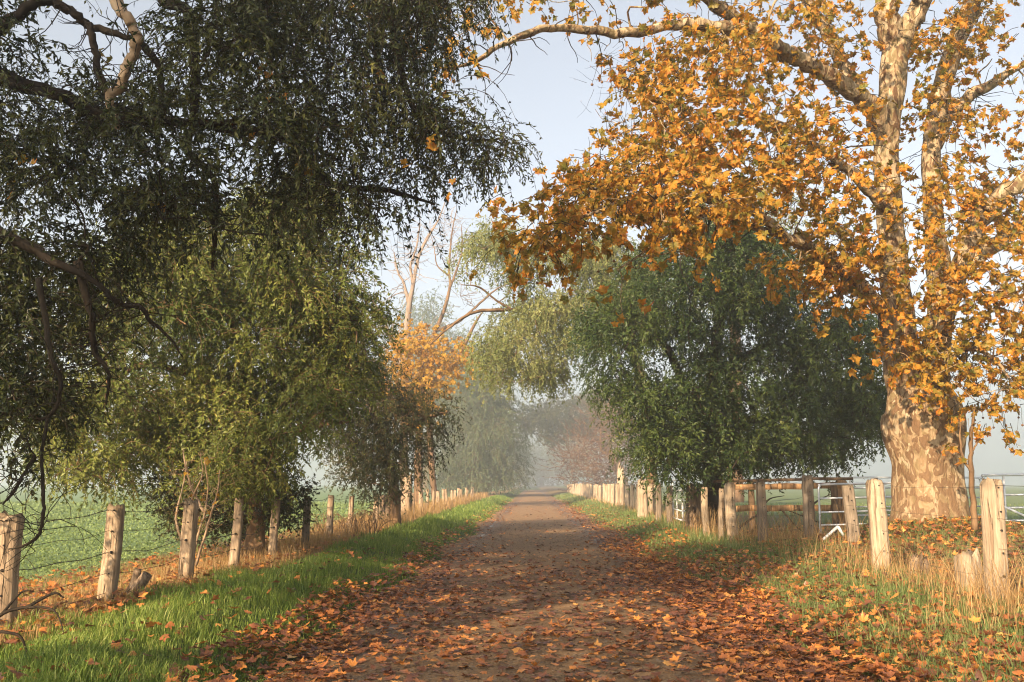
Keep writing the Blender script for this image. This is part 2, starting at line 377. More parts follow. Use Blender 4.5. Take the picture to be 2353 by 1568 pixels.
def ground_mat():
    m, t, out = new_mat('ground'); v = coords(t)
    sp = t.nodes.new('ShaderNodeSeparateXYZ'); t.links.new(v, sp.inputs[0])
    n1 = noise(t, v, .6, 4); n2 = noise(t, v, 7, 6, .65); n3 = noise(t, v, 45, 5, .7)
    x = math_(t, 'ADD', sp.outputs[0], math_(t, 'MULTIPLY', math_(t, 'SUBTRACT', n1, .5), 1.6))
    def band(a, b): return ramp(t, math_(t, 'DIVIDE', math_(t, 'ADD', x, 40.0), 80.0), [((a + 40) / 80, (0, 0, 0)), ((b + 40) / 80, (1, 1, 1))])
    soil = mix(t, n3, (.06, .042, .026), (.13, .09, .055))
    green = mix(t, n3, (.03, .055, .014), (.08, .12, .03))
    straw = mix(t, n2, (.15, .085, .035), (.36, .22, .10))
    field = mix(t, n3, (.075, .125, .05), (.13, .19, .08))
    field = mix(t, math_(t, 'MULTIPLY', n2, .5), field, (.14, .20, .095))
    fieldr = mix(t, math_(t, 'MULTIPLY', n2, .6), mix(t, n3, (.05, .085, .03), (.12, .17, .06)), (.17, .18, .09))
    rt = mix(t, ramp(t, n2, [(.4, (0, 0, 0)), (.6, (1, 1, 1))]), mix(t, n3, (.07, .075, .03), (.14, .14, .06)), mix(t, n3, (.12, .055, .025), (.28, .15, .06)))
    c = mix(t, band(-8.2, -7.6), field, straw)
    c = mix(t, band(-4.6, -4.1), c, mix(t, ramp(t, n2, [(.5, (0, 0, 0)), (.7, (1, 1, 1))]), green, soil))
    c = mix(t, band(1.9, 2.4), c, rt)
    c = mix(t, band(7.5, 10), c, fieldr)
    principled(t, out, c, .9, bump(t, n3, .6, .03), .15); return m
gnd = sheet('ground', np.unique(np.round(np.concatenate([axis(14, .2, 1500, 1.25), np.arange(-3.2, 3.6, .1)]), 3)),
            np.concatenate([-axis(0.3, .3, 1500, 1.4)[::-1][:13][::-1][:-1] * 0 + np.array([-1500, -700, -300, -120, -60, -30, -18, -12, -8, -5, -2, 0])[:12], np.arange(1, 45, .3), 45 * 1.03 ** np.arange(0, 120)]), gz, ground_mat())
tag(gnd, kind='structure')
def road_mat():
    m, t, out = new_mat('gravel_road'); v = coords(t)
    sp = t.nodes.new('ShaderNodeSeparateXYZ'); t.links.new(v, sp.inputs[0])
    n1 = noise(t, v, 2.2, 6, .7); n2 = noise(t, v, 30, 6, .75); n3 = noise(t, v, 110, 3, .7)
    vo = nd(t, 'ShaderNodeTexVoronoi', Scale=55.0); t.links.new(v, vo.inputs['Vector'])
    grit = math_(t, 'ADD', math_(t, 'ADD', math_(t, 'MULTIPLY', n2, .45), math_(t, 'MULTIPLY', n3, .3)), math_(t, 'MULTIPLY', n1, .25))
    c = ramp(t, grit, [(.32, (.055, .030, .013)), (.48, (.18, .100, .040)), (.6, (.31, .185, .080)), (.75, (.48, .34, .18))])
    sepc = t.nodes.new('ShaderNodeSeparateColor'); t.links.new(vo.outputs['Color'], sepc.inputs[0])
    c = mix(t, ramp(t, sepc.outputs[0], [(.88, (0, 0, 0)), (.93, (1, 1, 1))]), c, mix(t, sepc.outputs[1], (.30, .24, .17), (.10, .075, .055)))
    # two worn, wetter wheel lines with a few standing puddles
    def track(x0): return math_(t, 'SUBTRACT', 1.0, math_(t, 'MULTIPLY', math_(t, 'ABSOLUTE', math_(t, 'SUBTRACT', sp.outputs[0], x0)), 1.7), True)
    tr = math_(t, 'MAXIMUM', track(-1.6), track(1.75))
    wet = math_(t, 'ADD', math_(t, 'MULTIPLY', tr, .42), math_(t, 'MULTIPLY', noise(t, coords(t, (1, .35, 1)), .9, 4, .6), .85))
    pud = ramp(t, wet, [(.86, (0, 0, 0)), (.95, (1, 1, 1))])
    damp = ramp(t, wet, [(.5, (0, 0, 0)), (.8, (1, 1, 1))])
    c = mix(t, math_(t, 'MULTIPLY', damp, .45), c, mix(t, 1.0, c, (.42, .42, .45), 'MULTIPLY'))
    c = mix(t, math_(t, 'MULTIPLY', pud, .7), c, (.03, .024, .018))
    ro = ramp(t, math_(t, 'ADD', math_(t, 'MULTIPLY', damp, .4), math_(t, 'MULTIPLY', pud, .6)), [(0, (.85,) * 3), (.4, (.62,) * 3), (1, (.3,) * 3)])
    b = t.nodes.new('ShaderNodeBump'); b.inputs['Distance'].default_value = .035
    t.links.new(math_(t, 'SUBTRACT', .9, math_(t, 'MULTIPLY', pud, .85)), b.inputs['Strength']); t.links.new(grit, b.inputs['Height'])
    principled(t, out, c, ro, b.outputs[0], .4); return m
def road_z(x, y): return .015 - .03 * np.abs(x - .25)**2 / 6 + wob(x * 1.3, y * .8) * .06
ty = np.concatenate([np.arange(-14, 45, .3), 45 * 1.02 ** np.arange(0, 90)]); ty = ty[ty < 262]
tx = np.linspace(0, 1, 28)
ga = edge_l(ty) - .30; gb = edge_r(ty) + .30
RX = ga[:, None] + (gb - ga)[:, None] * tx; RY = np.repeat(ty[:, None], 28, 1)
RZ = road_z(RX, RY) - .06 * (sstep(.35, .5, np.abs(tx - .5)))[None]
i = np.arange(len(ty) - 1)[:, None] * 28; j = np.arange(27)
mb = MB(); mb.add(np.stack([RX, RY, RZ], -1).reshape(-1, 3), [np.stack([i + j, i + j + 1, i + j + 29, i + j + 28], -1).reshape(-1, 4)])
road = mb.build('road', road_mat(), smooth=True); tag(road, kind='structure')

# ------------------------------------------------------------------ haze
hm, t, out = new_mat('haze_air')
pv = nd(t, 'ShaderNodeVolumePrincipled', Density=.0023, Anisotropy=.55); pv.inputs['Color'].default_value = (.87, .93, 1, 1)
t.links.new(pv.outputs[0], out.inputs['Volume'])
mb = MB(); box(mb, (0, 0, 22), (3100, 3100, 48)); tag(mb.build('haze', hm), kind='stuff')

# ------------------------------------------------------------------ trees
def in_poly(u, v, poly):
    P = np.array(poly, float); c = np.zeros(len(u), bool)
    for (x1, y1), (x2, y2) in zip(P, np.roll(P, -1, 0)):
        k = (y1 > v) != (y2 > v); c ^= k & (u < (x2 - x1) * (v - y1) / (y2 - y1 + 1e-12) + x1)
    return c
def clumps(poly, Y, n, gap, holes=()):
    "n clump centres over an outline of the crown, spread through its depth"
    P = np.array(poly, float); lo, hi = P.min(0), P.max(0); out = []; tries = 0
    while len(out) < n and tries < n * 60:
        tries += 1; u, v = rng.uniform(lo, hi)
        if not in_poly(np.array([u]), np.array([v]), poly)[0]: continue
        if any((u - a)**2 / c**2 + (v - b)**2 / d**2 < 1 for a, b, c, d in holes): continue
        y = rng.uniform(*Y); s = gap * (1 if tries < n * 30 else .5)
        if any((u - q[0])**2 + (v - q[1])**2 + ((y - q[2]) * F / 14)**2 < s * s for q in out): continue
        out.append((u, v, y))
    o = np.array(out); return at(o[:, 0], o[:, 1], o[:, 2])
class Tree:
    def __init__(s, name, base, label, bark, group=None, cat='tree'):
        s.base = np.array(base, float); s.root = empty(name, base, label, cat, group); s.bark = bark
        s.spurs = 0; s.spur_len = 1.0; s.skel = []; s.br = MB(); s.cr = MB(); s.tw = MB()
    def limb(s, pts, rad, name='limb', sides=12, lump=.11, mat=None, n=None, label=None):
        mb = MB(); tube(mb, pts, rad, sides, n or len(pts) * 5, lump, seed=len(s.skel))
        o = mb.build(name, mat or s.bark, s.root, True, s.base)
        if s.spurs and name == 'limb':
            Q = spline(np.column_stack([pts, rad]), 60); q = Q[rng.integers(4, 60, s.spurs)]; d_ = unit(rng.normal(0, 1, (s.spurs, 3)) + [0, 0, .1])
            PT = strands(q[:, :3], d_, rng.uniform(.2, .6, s.spurs) * s.spur_len, .5, 6, .75); twigs(s.tw, PT, np.minimum(q[:, 3] * .35, .007 * s.spur_len), .0022 * s.spur_len)
        if label: o['label'] = label
        s.skel.append(np.column_stack([spline(np.column_stack([pts, rad]), 40)])); return o
    def reach(s, C, r_end=.01, k=.016, sag=.10, sides=5):
        "a branch from the nearest wood to every clump"
        sk = np.vstack(s.skel); D = np.array([np.min(np.linalg.norm(sk[:, :3] - c, axis=1)) for c in C])
        for c in C[np.argsort(D)]:
            dd = np.linalg.norm(sk[:, :3] - c, axis=1) + np.maximum(0, sk[:, 2] - c[2]) * .4; q = sk[np.argmin(dd)]; a = q[:3]; L = np.linalg.norm(c - a)
            if L < .05: continue
            r0 = min(q[3] * .7, r_end + k * L); w1 = rng.normal(0, .10 * L, 3); w2 = rng.normal(0, .08 * L, 3)
            pts = [a, a * .66 + c * .34 + w1 + [0, 0, sag * L], a * .33 + c * .67 + w2 + [0, 0, sag * L], c]
            rr = [r0, r0 * .75 + r_end * .25, r0 * .45 + r_end * .55, r_end]
            tube(s.br, pts, rr, sides, 9, cap=False)
            sk = np.vstack([sk, spline(np.column_stack([pts, rr]), 12)[2:]])
    def weep(s, C, rad, ns, L, droop, m, leaf, out=.7, k=5, twig=.004, spread=.9, jit=.28, mb=None):
        "hanging sprays of narrow leaves"
        C = np.repeat(C, ns, 0) + [0, 0, .18 * L * min(droop, 2)]; N = len(C); d = unit(rng.normal(0, 1, (N, 3)))
        p = C + d * np.asarray(rad) * (rng.random(N)**.5)[:, None]
        PT = strands(p, d * [1, 1, .6] * out + [0, 0, .15], rng.uniform(.45, 1.1, N) * L, droop, k, jit)
        twigs(s.tw, PT, np.full(N, twig), twig * .35)
        q, T = along(PT, m); n = len(q)
        ld = unit(T + rng.normal(0, spread, (n, 3)) + [0, 0, -.15]); ro = np.repeat(unit(d * [1, 1, .5] + [0, 0, .25]), m, 0); nm = unit(rng.normal(0, .6, (n, 3)) + [0, 0, .35] + ro * .9 + TO_SUN * .25)
        cl = np.repeat(rng.random(N // ns), ns); r1 = np.clip(np.repeat(cl * .35 + rng.random(N) * .28, m) + rng.random(n) * .42, 0, 1)
        rhombs(s.cr if mb is None else mb, q, ld, nm, leaf[0] * rng.uniform(.6, 1.2, n), leaf[1] * rng.uniform(.7, 1.2, n), r1)
    def lobed(s, C, rad, ns, L, droop, m, size, twig=.005, cup=.25, k=4):
        "short twigs carrying broad lobed leaves"
        C = np.repeat(C, ns, 0) + [0, 0, .25 * L]; N = len(C); d = unit(rng.normal(0, 1, (N, 3)))
        p = C + d * np.asarray(rad) * (rng.random(N)**.5)[:, None]
        PT = strands(p, d + [0, 0, -.1], rng.uniform(.4, 1.1, N) * L, droop, k, .35); twigs(s.tw, PT, np.full(N, twig), twig * .4)
        q, T = along(PT, m, .2); n = len(q)
        ld = unit(T * .6 + rng.normal(0, .55, (n, 3)) + [0, 0, -.55]); nm = unit(rng.normal(0, .6, (n, 3)) + [0, 0, .5] + TO_SUN * .4 + np.repeat(d, m, 0) * .4)
        palmate(s.cr, q + ld * .04, ld, nm, size * rng.uniform(.55, 1.2, n), np.clip(np.repeat(rng.random(N), m) * .6 + rng.random(n) * .45, 0, 1), cup)
    def done(s, leaf_mat_, twig_mat=None, name='crown'):
        nl = sum(len(f) for f in s.cr.f); nb = sum(len(f) for f in s.br.f); m = s.cr
        for q in (s.br, s.tw):
            for f in q.f: m.f.append(f + m.n)
            m.v += q.v; m.a += q.a; m.n += q.n
        o = m.build(name, leaf_mat_, s.root, False, s.base); me = o.data
        me.materials.append(s.bark); me.materials.append(twig_mat or s.bark)
        ix = np.zeros(len(me.polygons), np.int32); ix[nl:] = 1; ix[nl + nb:] = 2; me.polygons.foreach_set('material_index', ix)
        sm = np.zeros(len(ix), bool); sm[nl:nl + nb] = True; me.polygons.foreach_set('use_smooth', sm)
def L3(pts, Y, Y2=None):
    p = np.array(pts, float); y = np.linspace(Y, Y if Y2 is None else Y2, len(p)); return at(p[:, 0], p[:, 1], y)
def px(w_, Y): return w_ * Y / F           # photo pixels -> metres

def on_ground(u, Y):
    p = at(u, 1200, Y); return np.array([p[0], Y, float(gz(p[0], Y))])

# ---- near weeping tree on the left, trunk out of frame
base = np.array([-8.0, 6.8, 0.1]); base[2] = float(gz(*base[:2]))
tA = Tree('weeping_tree', base, 'dark weeping tree arching over the road above the nearest fence posts', M['bark_dark']); tA.spurs = 26
j0 = at(-260, 330, 8.0)
tA.limb([base - [0, 0, .3], base + [.05, 0, .5], base + [0.5, .4, 1.8], j0, at(-160, 0, 8.4), at(-60, -180, 8.8)], [.42, .33, .29, .24, .17, .08], 'trunk', 16)
tA.limb([j0, *L3([(-80, 140), (43, 33), (93, 2), (140, 13), (180, 37), (207, 60), (267, 77), (314, 93)], 8.1, 8.4)], [.07, .06, .045, .042, .038, .036, .034, .03, .024])
tA.limb(L3([(207, 60), (217, 110), (227, 167), (244, 214), (252, 240)], 8.3, 8.4), [.036, .034, .033, .033, .03])
tA.limb(L3([(225, -160), (264, 0), (290, 40), (314, 77), (314, 104), (294, 150), (277, 194), (257, 217), (254, 240), (267, 284), (277, 297)], 8.0, 8.3), [.055, .046, .044, .042, .040, .038, .036, .034, .03, .026, .016], mat=M['bark_pale'], label='pale lichen-covered limb')
tA.limb([j0, *L3([(-60, 180), (80, 205), (160, 227), (187, 247), (260, 267), (334, 277), (400, 277), (480, 283), (560, 280), (628, 274), (720, 262)], 8.3, 9.2)], [.10, .08, .06, .055, .05, .046, .042, .038, .034, .03, .025, .014])
tA.limb(L3([(340, -90), (377, 0), (430, 27), (444, 73), (447, 160), (444, 284), (424, 334), (461, 377), (494, 421), (494, 518), (488, 620)], 8.8, 9.2), [.06, .055, .05, .044, .038, .034, .03, .03, .028, .025, .014])
tA.limb(L3([(700, -150), (770, -90), (850, -20), (895, 43), (912, 117), (932, 207), (959, 260), (999, 297), (1045, 314), (1085, 324), (1136, 324), (1205, 361)], 8.6, 9.4), [.05, .045, .04, .036, .032, .028, .024, .02, .016, .013, .009, .005])
tA.limb(L3([(314, 93), (350, 130), (366, 160), (372, 260), (360, 330)], 8.4, 8.6), [.035, .032, .03, .024, .015])
tA.limb(L3([(444, 284), (560, 300), (680, 330), (760, 420), (900, 440), (1000, 470)], 9.2, 10), [.05, .045, .04, .03, .022, .01])
tA.limb(L3([(-120, 480), (100, 590), (217, 647), (257, 684), (284, 701), (321, 704), (347, 738), (387, 774), (420, 820)], 7.6, 8.2), [.05, .035, .022, .02, .018, .016, .014, .011, .005])
tA.limb(L3([(180, 600), (207, 721), (214, 778), (220, 814), (247, 851), (250, 884), (244, 930)], 7.8, 8.1), [.034, .028, .024, .02, .016, .013, .006])
tA.limb(L3([(90, 640), (117, 818), (137, 868), (134, 925), (110, 958), (83, 961), (43, 938), (20, 884), (-30, 840)], 7.4, 7.6), [.024, .018, .016, .014, .013, .012, .010, .008, .005])
tA.limb(L3([(110, 958), (97, 1045), (100, 1145), (97, 1202), (87, 1232), (67, 1249), (40, 1259), (20, 1262)], 7.5, 7.7), [.013, .013, .012, .012, .011, .010, .008, .005])
tA.limb(L3([(80, 1045), (55, 1090), (27, 1135), (5, 1160)], 7.5, 7.4), [.014, .012, .010, .005])
sk_save = list(tA.skel)
polyA = [(-420, -110), (560, -110), (660, 20), (680, 200), (700, 420), (640, 560), (560, 520), (430, 570), (330, 680), (250, 820), (120, 960), (-420, 1060)]
C = clumps(polyA, (7.6, 11.0), 168, 58, holes=[(320, -10, 165, 250), (215, 120, 75, 140), (100, 30, 70, 80), (520, 330, 40, 25), (60, 620, 30, 50), (150, 560, 40, 30)])
tA.reach(C, .008, .011); tA.weep(C, (.27, .33, .18), 36, .62, 1.5, 18, (.072, .025))
polyA2 = [(560, -110), (1100, -110), (1060, 60), (980, 160), (960, 250), (1020, 300), (1000, 430), (900, 500), (800, 560), (680, 560), (690, 200)]
C = clumps(polyA2, (8.0, 10.6), 88, 54, holes=[(860, 330, 40, 60), (1000, 150, 40, 60)])
tA.reach(C, .006, .009); tA.weep(C, (.22, .3, .2), 19, .8, 2.8, 20, (.066, .022), .45, 6)
C2 = clumps([(930, 240), (1040, 290), (1180, 350), (1170, 400), (1110, 440), (1000, 420), (930, 330)], (8.6, 9.6), 26, 30)
tA.reach(C2, .004, .008); tA.weep(C2, (.16, .3, .10), 12, .55, 2.6, 15, (.055, .018), .4)
C3 = clumps([(-200, 960), (60, 930), (60, 1130), (20, 1190), (-200, 1200)], (7.2, 7.8), 12, 40)
tA.reach(C3, .005, .008); tA.weep(C3, (.15, .2, .15), 7, .4, 1.4, 11, (.06, .024))
mc = MB(); CL = at(*np.array([(628, 165), (700, 380), (810, 295), (640, 215), (1020, 250), (990, 330), (1040, 430), (690, 380), (560, 330), (350, 470), (250, 120), (60, 390), (20, 430), (860, 180), (930, 380), (1010, 345)]).T, rng.uniform(7.9, 8.8, 16))
CL = np.repeat(CL, 2, 0) + rng.normal(0, .05, (32, 3)); palmate(mc, CL, rng.normal(0, .6, (32, 3)) - [0, 0, .6], unit(rng.normal(0, .5, (32, 3)) + TO_SUN), rng.uniform(.08, .14, 32))
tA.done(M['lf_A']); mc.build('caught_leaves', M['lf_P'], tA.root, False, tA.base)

# ---- lit weeping tree behind the fence
b = on_ground(585, 19.6); tB = Tree('weeping_tree', b, 'sunlit olive-green weeping tree with its trunk behind the fence posts', M['bark_tan'])
tB.limb([b - [0, 0, .3], *L3([(588, 1200), (585, 1100), (583, 1000), (570, 880), (540, 760), (500, 640), (480, 520)], 19.6, 19)], [.26, .19, .165, .15, .13, .10, .07, .03], 'trunk', 14)
tB.limb(L3([(583, 1000), (650, 900), (720, 800), (770, 700), (800, 620)], 19.5, 18.6), [.10, .08, .06, .045, .02])
tB.limb(L3([(570, 880), (450, 860), (330, 840), (220, 900), (150, 980)], 19.4, 17.5), [.09, .07, .055, .04, .02])
tB.limb(L3([(583, 1010), (660, 1000), (720, 980), (800, 970)], 19.4, 18.5), [.1, .07, .05, .02])
polyB = [(180, 640), (420, 480), (700, 440), (810, 560), (865, 690), (850, 790), (830, 880), (800, 950), (760, 930), (700, 1000), (720, 1040), (680, 1090), (600, 1130), (540, 1120), (470, 1140), (400, 1130), (330, 1080), (260, 1125), (60, 1105), (90, 980), (230, 880)]
C = clumps(polyB, (15.8, 21), 225, 42, holes=[(680, 1060, 60, 50), (355, 1075, 30, 40)])
tB.reach(C, .014, .013); tB.weep(C, (.4, .45, .25), 44, .78, 1.5, 20, (.09, .034), .8)
tB.done(M['lf_B'])

# ---- lower dark tree further along the left fence
b = on_ground(905, 32); tC = Tree('weeping_tree', b, 'dark spreading tree leaning to the road in front of the orange crown', M['bark_tan'])
tC.limb([b - [0, 0, .3], *L3([(905, 1120), (890, 1060), (870, 980), (850, 880), (830, 780), (820, 700)], 32, 31)], [.2, .15, .13, .11, .09, .06, .03], 'trunk', 12)
tC.limb(L3([(885, 1040), (930, 990), (980, 960), (1030, 945)], 31.5, 30), [.16, .12, .08, .03])
polyC = [(700, 740), (800, 690), (850, 760), (850, 860), (900, 910), (1010, 945), (1010, 985), (975, 1050), (950, 1110), (890, 1135), (820, 1120), (790, 1050), (750, 1010), (700, 940)]
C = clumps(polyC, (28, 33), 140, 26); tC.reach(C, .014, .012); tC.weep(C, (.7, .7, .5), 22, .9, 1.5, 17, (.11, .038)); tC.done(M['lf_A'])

# ---- bare pale gums with an orange plane sapling before them
b = on_ground(932, 71); tD = Tree('bare_gum_tree', b, 'tall pale leafless gum with forked top behind the orange crown', M['bark_grey']); tD.spurs = 30; tD.spur_len = 4.5
tD.limb([b - [0, 0, .3], *L3([(928, 1000), (932, 814), (939, 710), (949, 657), (962, 590), (985, 543), (1010, 500), (1030, 440)], 71, 71)], [0.335, 0.298, 0.253, 0.201, 0.149, 0.119, 0.0893, 0.0523, 0.0149], 'trunk', 12)
tD.limb(L3([(939, 700), (928, 650), (914, 625), (905, 580)], 71), [0.119, 0.0893, 0.0667, 0.0298])
tD.limb(L3([(949, 657), (944, 610), (958, 563), (965, 510)], 71), [0.104, 0.0821, 0.0595, 0.0223])
tD.limb(L3([(925, 840), (900, 780), (880, 730), (850, 680)], 71), [0.186, 0.134, 0.0893, 0.0372])
tD.limb(L3([(940, 820), (970, 770), (988, 745)], 71), [0.0893, 0.0667, 0.0223])
C = clumps([(900, 560), (1060, 440), (1040, 560), (960, 620)], (68, 74), 26, 20); tD.reach(C, .012, .008, 0); tD.weep(C, (.45, .45, .45), 3, 1.8, -.3, 1, (.08, .03), twig=.018); tD.done(M['lf_I'])
b = on_ground(1000, 76); tD2 = Tree('bare_gum_tree', b, 'leaning brown leafless tree beside the pale forked gum', M['bark_tan'])
tD2.limb([b - [0, 0, .3], *L3([(985, 960), (986, 850), (992, 784), (1019, 717), (1034, 657), (1032, 617), (1039, 533), (1050, 480)], 76, 76)], [0.238, 0.223, 0.193, 0.171, 0.149, 0.119, 0.0893, 0.0595, 0.0223], 'trunk', 10)
tD2.limb(L3([(1034, 660), (1050, 620), (1062, 570), (1060, 520)], 76), [0.104, 0.0744, 0.0595, 0.0223])
tD2.limb(L3([(1032, 635), (1005, 610), (998, 570), (990, 540)], 76), [0.0595, 0.0446, 0.0298, 0.0149])
tD2.limb([*L3([(960, 960), (999, 877), (1052, 830), (1069, 790), (1092, 743), (1110, 715)], 75, 71)], [0.223, 0.208, 0.179, 0.134, 0.104, 0.0372])
tD2.limb(L3([(1005, 760), (1060, 735), (1110, 690), (1150, 660), (1200, 640)], 76, 72), [0.104, 0.0893, 0.0744, 0.0523, 0.0223])
C = clumps([(990, 600), (1060, 480), (1150, 560), (1190, 660), (1080, 720)], (70, 78), 34, 22); tD2.reach(C, .012, .008, 0); tD2.weep(C, (.5, .5, .5), 4, 2, -.2, 2, (.12, .05), twig=.017); tD2.done(M['lf_I'])
b = on_ground(960, 66); tO = Tree('plane_tree', b, 'young plane tree with a round bright orange crown under bare gums', M['bark_tan'])
tO.limb([b - [0, 0, .3], *L3([(962, 1050), (965, 950), (970, 870), (980, 800)], 66)], [0.31, 0.248, 0.202, 0.139, 0.0465], 'trunk', 10)
C = clumps([(850, 930), (880, 850), (920, 790), (990, 765), (1040, 800), (1090, 850), (1080, 870), (1020, 900), (1010, 960), (930, 970)], (61, 70), 90, 20)
tO.reach(C, .012, .012); tO.lobed(C, (.9, .9, .7), 9, 1.2, .4, 5, .36); tO.done(M['lf_O'])

# ---- misty willows further down the left side
def far_weep(u, Y, poly, Yr, n, label, mat='lf_E', leaf=(.2, .07), ns=26, L=1.5, rad=(1.1, 1.1, .8), droop=2.2, name='willow_tree', gap=16, trunk=.35, twig=.01, bark='bark_tan', m=15):
    q = 1.25; Y *= q; Yr = (Yr[0] * q, Yr[1] * q); leaf = (leaf[0] * q, leaf[1] * q); L *= q; rad = tuple(r * q for r in rad); trunk *= q; twig *= q
    b = on_ground(u, Y); tr = Tree(name, b, label, M[bark], 'misty trees far along the road')
    top = np.array(poly, float); c = top.mean(0); ty_ = top[:, 1].min() * .6 + c[1] * .4
    tr.limb([b - [0, 0, .3], *L3([(u, 1100), (u * .6 + c[0] * .4, c[1] * .5 + 530), (c[0], c[1]), (c[0], ty_)], Y)], [trunk * 1.2, trunk, trunk * .8, trunk * .5, .04], 'trunk', 10)
    C = clumps(poly, Yr, n, gap); tr.reach(C, .02, .012); tr.weep(C, rad, ns, L, droop, m, leaf, twig=twig); tr.done(M[mat]); return tr
far_weep(1090, 104, [(990, 1040), (1040, 930), (1080, 850), (1120, 870), (1160, 950), (1185, 1010), (1175, 1090), (1150, 1135), (1080, 1145), (1010, 1130)], (97, 111), 120, 'rounded grey-green willow leaning over the verge in thin mist', rad=(1.7, 1.7, 1.2), L=2.3, leaf=(.3, .11), trunk=.5)
far_weep(980, 145, [(920, 760), (960, 700), (1010, 720), (1030, 800), (1120, 800), (1140, 900), (1120, 960), (960, 950), (900, 860)], (136, 156), 110, 'tall pale green tree in mist behind the bare gums', ns=22, L=3, rad=(2.4, 2.4, 1.8), leaf=(.42, .15), trunk=.5)
far_weep(1165, 200, [(1130, 1020), (1160, 985), (1195, 1010), (1205, 1060), (1190, 1115), (1140, 1125)], (190, 212), 50, 'dim round tree at the far bend of the verge', ns=20, L=3.2, rad=(2.4, 2.4, 1.9), leaf=(.48, .18), gap=9)
far_weep(1430, 150, [(1200, 960), (1290, 930), (1400, 900), (1450, 960), (1400, 990), (1320, 995), (1295, 1020), (1255, 1025), (1220, 995)], (138, 160), 95, 'dark grey misty tree reaching out over the end of the road', 'lf_A', (.38, .15), 24, 2.1, (1.8, 1.8, 1.2), 1.2, 'overhanging_tree', 11, .7)
far_weep(1430, 105, [(1290, 1050), (1330, 990), (1400, 930), (1470, 930), (1480, 1100), (1400, 1125), (1300, 1120)], (96, 114), 85, 'russet twiggy thicket tree in mist behind the white posts', 'lf_R', (.21, .08), 15, 2.4, (1.8, 1.8, 1.8), -.2, 'russet_tree', 14, .33, .03, m=9)
for k, (u, Y, w_, h_) in enumerate([(1110, 330, 70, 150), (1195, 400, 60, 90), (1245, 420, 60, 75), (1300, 350, 70, 120), (1370, 290, 90, 190), (1060, 270, 80, 210)]):
    far_weep(u, Y, [(u - w_ * .6, 1118), (u - w_, 1118 - h_ * .5), (u - w_ * .3, 1118 - h_), (u + w_ * .5, 1110 - h_ * .9), (u + w_, 1118 - h_ * .4), (u + w_ * .5, 1118)], (Y - 4, Y + 4), 36,
             ['pale ghost of a tree on the verge left of the fading road', 'faint low tree left of where the road vanishes', 'faint low tree right where the road vanishes in fog', 'faint tree right of where the road vanishes', 'faint tall tree rising behind the dark overhanging tree', 'faint tall tree rising behind the verge willow'][k],
             ns=16, L=4.8, rad=(4.8, 4.8, 3.2), leaf=(.8, .32), gap=6, trunk=.6, name='distant_tree', twig=.05, m=12)

# ---- right side: deep green weeping tree behind the yard
b = on_ground(1640, 29); tH = Tree('weeping_tree', b, 'dense deep green weeping tree behind the wooden yard rails', M['bark_dark'])
tH.limb([b - [0, 0, .3], *L3([(1640, 1130), (1635, 1000), (1640, 880), (1650, 760), (1665, 640), (1680, 560)], 29)], [.36, .28, .25, .2, .16, .1, .04], 'trunk', 14)
tH.limb(L3([(1638, 1040), (1580, 900), (1530, 800), (1480, 740)], 29, 27.5), [.17, .12, .09, .03])
tH.limb(L3([(1645, 860), (1750, 800), (1850, 760), (1950, 780)], 29, 29.5), [.14, .1, .07, .03])
tH.limb(L3([(1640, 1000), (1760, 960), (1880, 950), (1980, 960)], 29, 28), [.2, .15, .1, .04])
tH.limb(L3([(1660, 640), (1720, 590), (1760, 540)], 29), [.16, .1, .04])
polyH = [(1335, 890), (1360, 770), (1430, 680), (1500, 590), (1570, 560), (1640, 510), (1720, 530), (1800, 590), (1850, 690), (1990, 740), (2020, 880), (2050, 960), (2030, 1040), (1950, 1010), (1925, 1070), (1850, 1090), (1700, 1095), (1580, 1110), (1510, 1090), (1465, 1060), (1440, 990), (1460, 930)]
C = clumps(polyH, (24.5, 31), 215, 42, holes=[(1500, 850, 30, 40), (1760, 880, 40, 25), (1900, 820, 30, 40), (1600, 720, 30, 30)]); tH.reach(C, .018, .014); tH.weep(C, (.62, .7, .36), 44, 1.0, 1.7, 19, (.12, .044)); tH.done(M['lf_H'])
# ---- light green tree reaching over the road
b = on_ground(1500, 43); tI = Tree('weeping_tree', b, 'pale sunlit green tree stretching a bare limb across the road', M['bark_tan'])
tI.limb([b - [0, 0, .3], *L3([(1500, 1120), (1490, 1000), (1470, 860), (1430, 760), (1400, 690), (1360, 630), (1300, 590), (1250, 540)], 43, 42)], [.28, .22, .2, .2, .19, .18, .15, .11, .04], 'trunk', 12)
tI.limb(L3([(1440, 770), (1380, 735), (1336, 720), (1299, 713), (1253, 727), (1179, 713), (1092, 717), (1032, 753), (990, 790)], 43, 39), [.14, .12, .1, .09, .08, .07, .06, .045, .02])
tI.limb(L3([(1253, 727), (1215, 755), (1190, 800), (1175, 850)], 41, 40), [.05, .04, .03, .012])
tI.limb(L3([(1179, 713), (1140, 690), (1100, 660), (1060, 655)], 40, 39), [.045, .035, .03, .012])
tI.limb(L3([(1400, 690), (1390, 620), (1420, 560), (1440, 520)], 43), [.2, .16, .1, .04])
polyI = [(1125, 880), (1100, 790), (1170, 740), (1130, 660), (1060, 640), (1090, 560), (1170, 540), (1240, 600), (1320, 560), (1420, 560), (1500, 640), (1500, 760), (1400, 800), (1320, 830), (1300, 870), (1260, 905), (1190, 885), (1115, 915)]
C = clumps(polyI, (37, 43), 150, 30, holes=[(1340, 860, 40, 70), (1270, 660, 55, 40), (1120, 620, 40, 45), (1190, 700, 40, 25), (1240, 570, 30, 25), (1235, 820, 22, 40)])
tI.reach(C, .014, .010); tI.weep(C, (.55, .6, .45), 28, 1.1, 2.4, 17, (.14, .054)); tI.done(M['lf_I'])
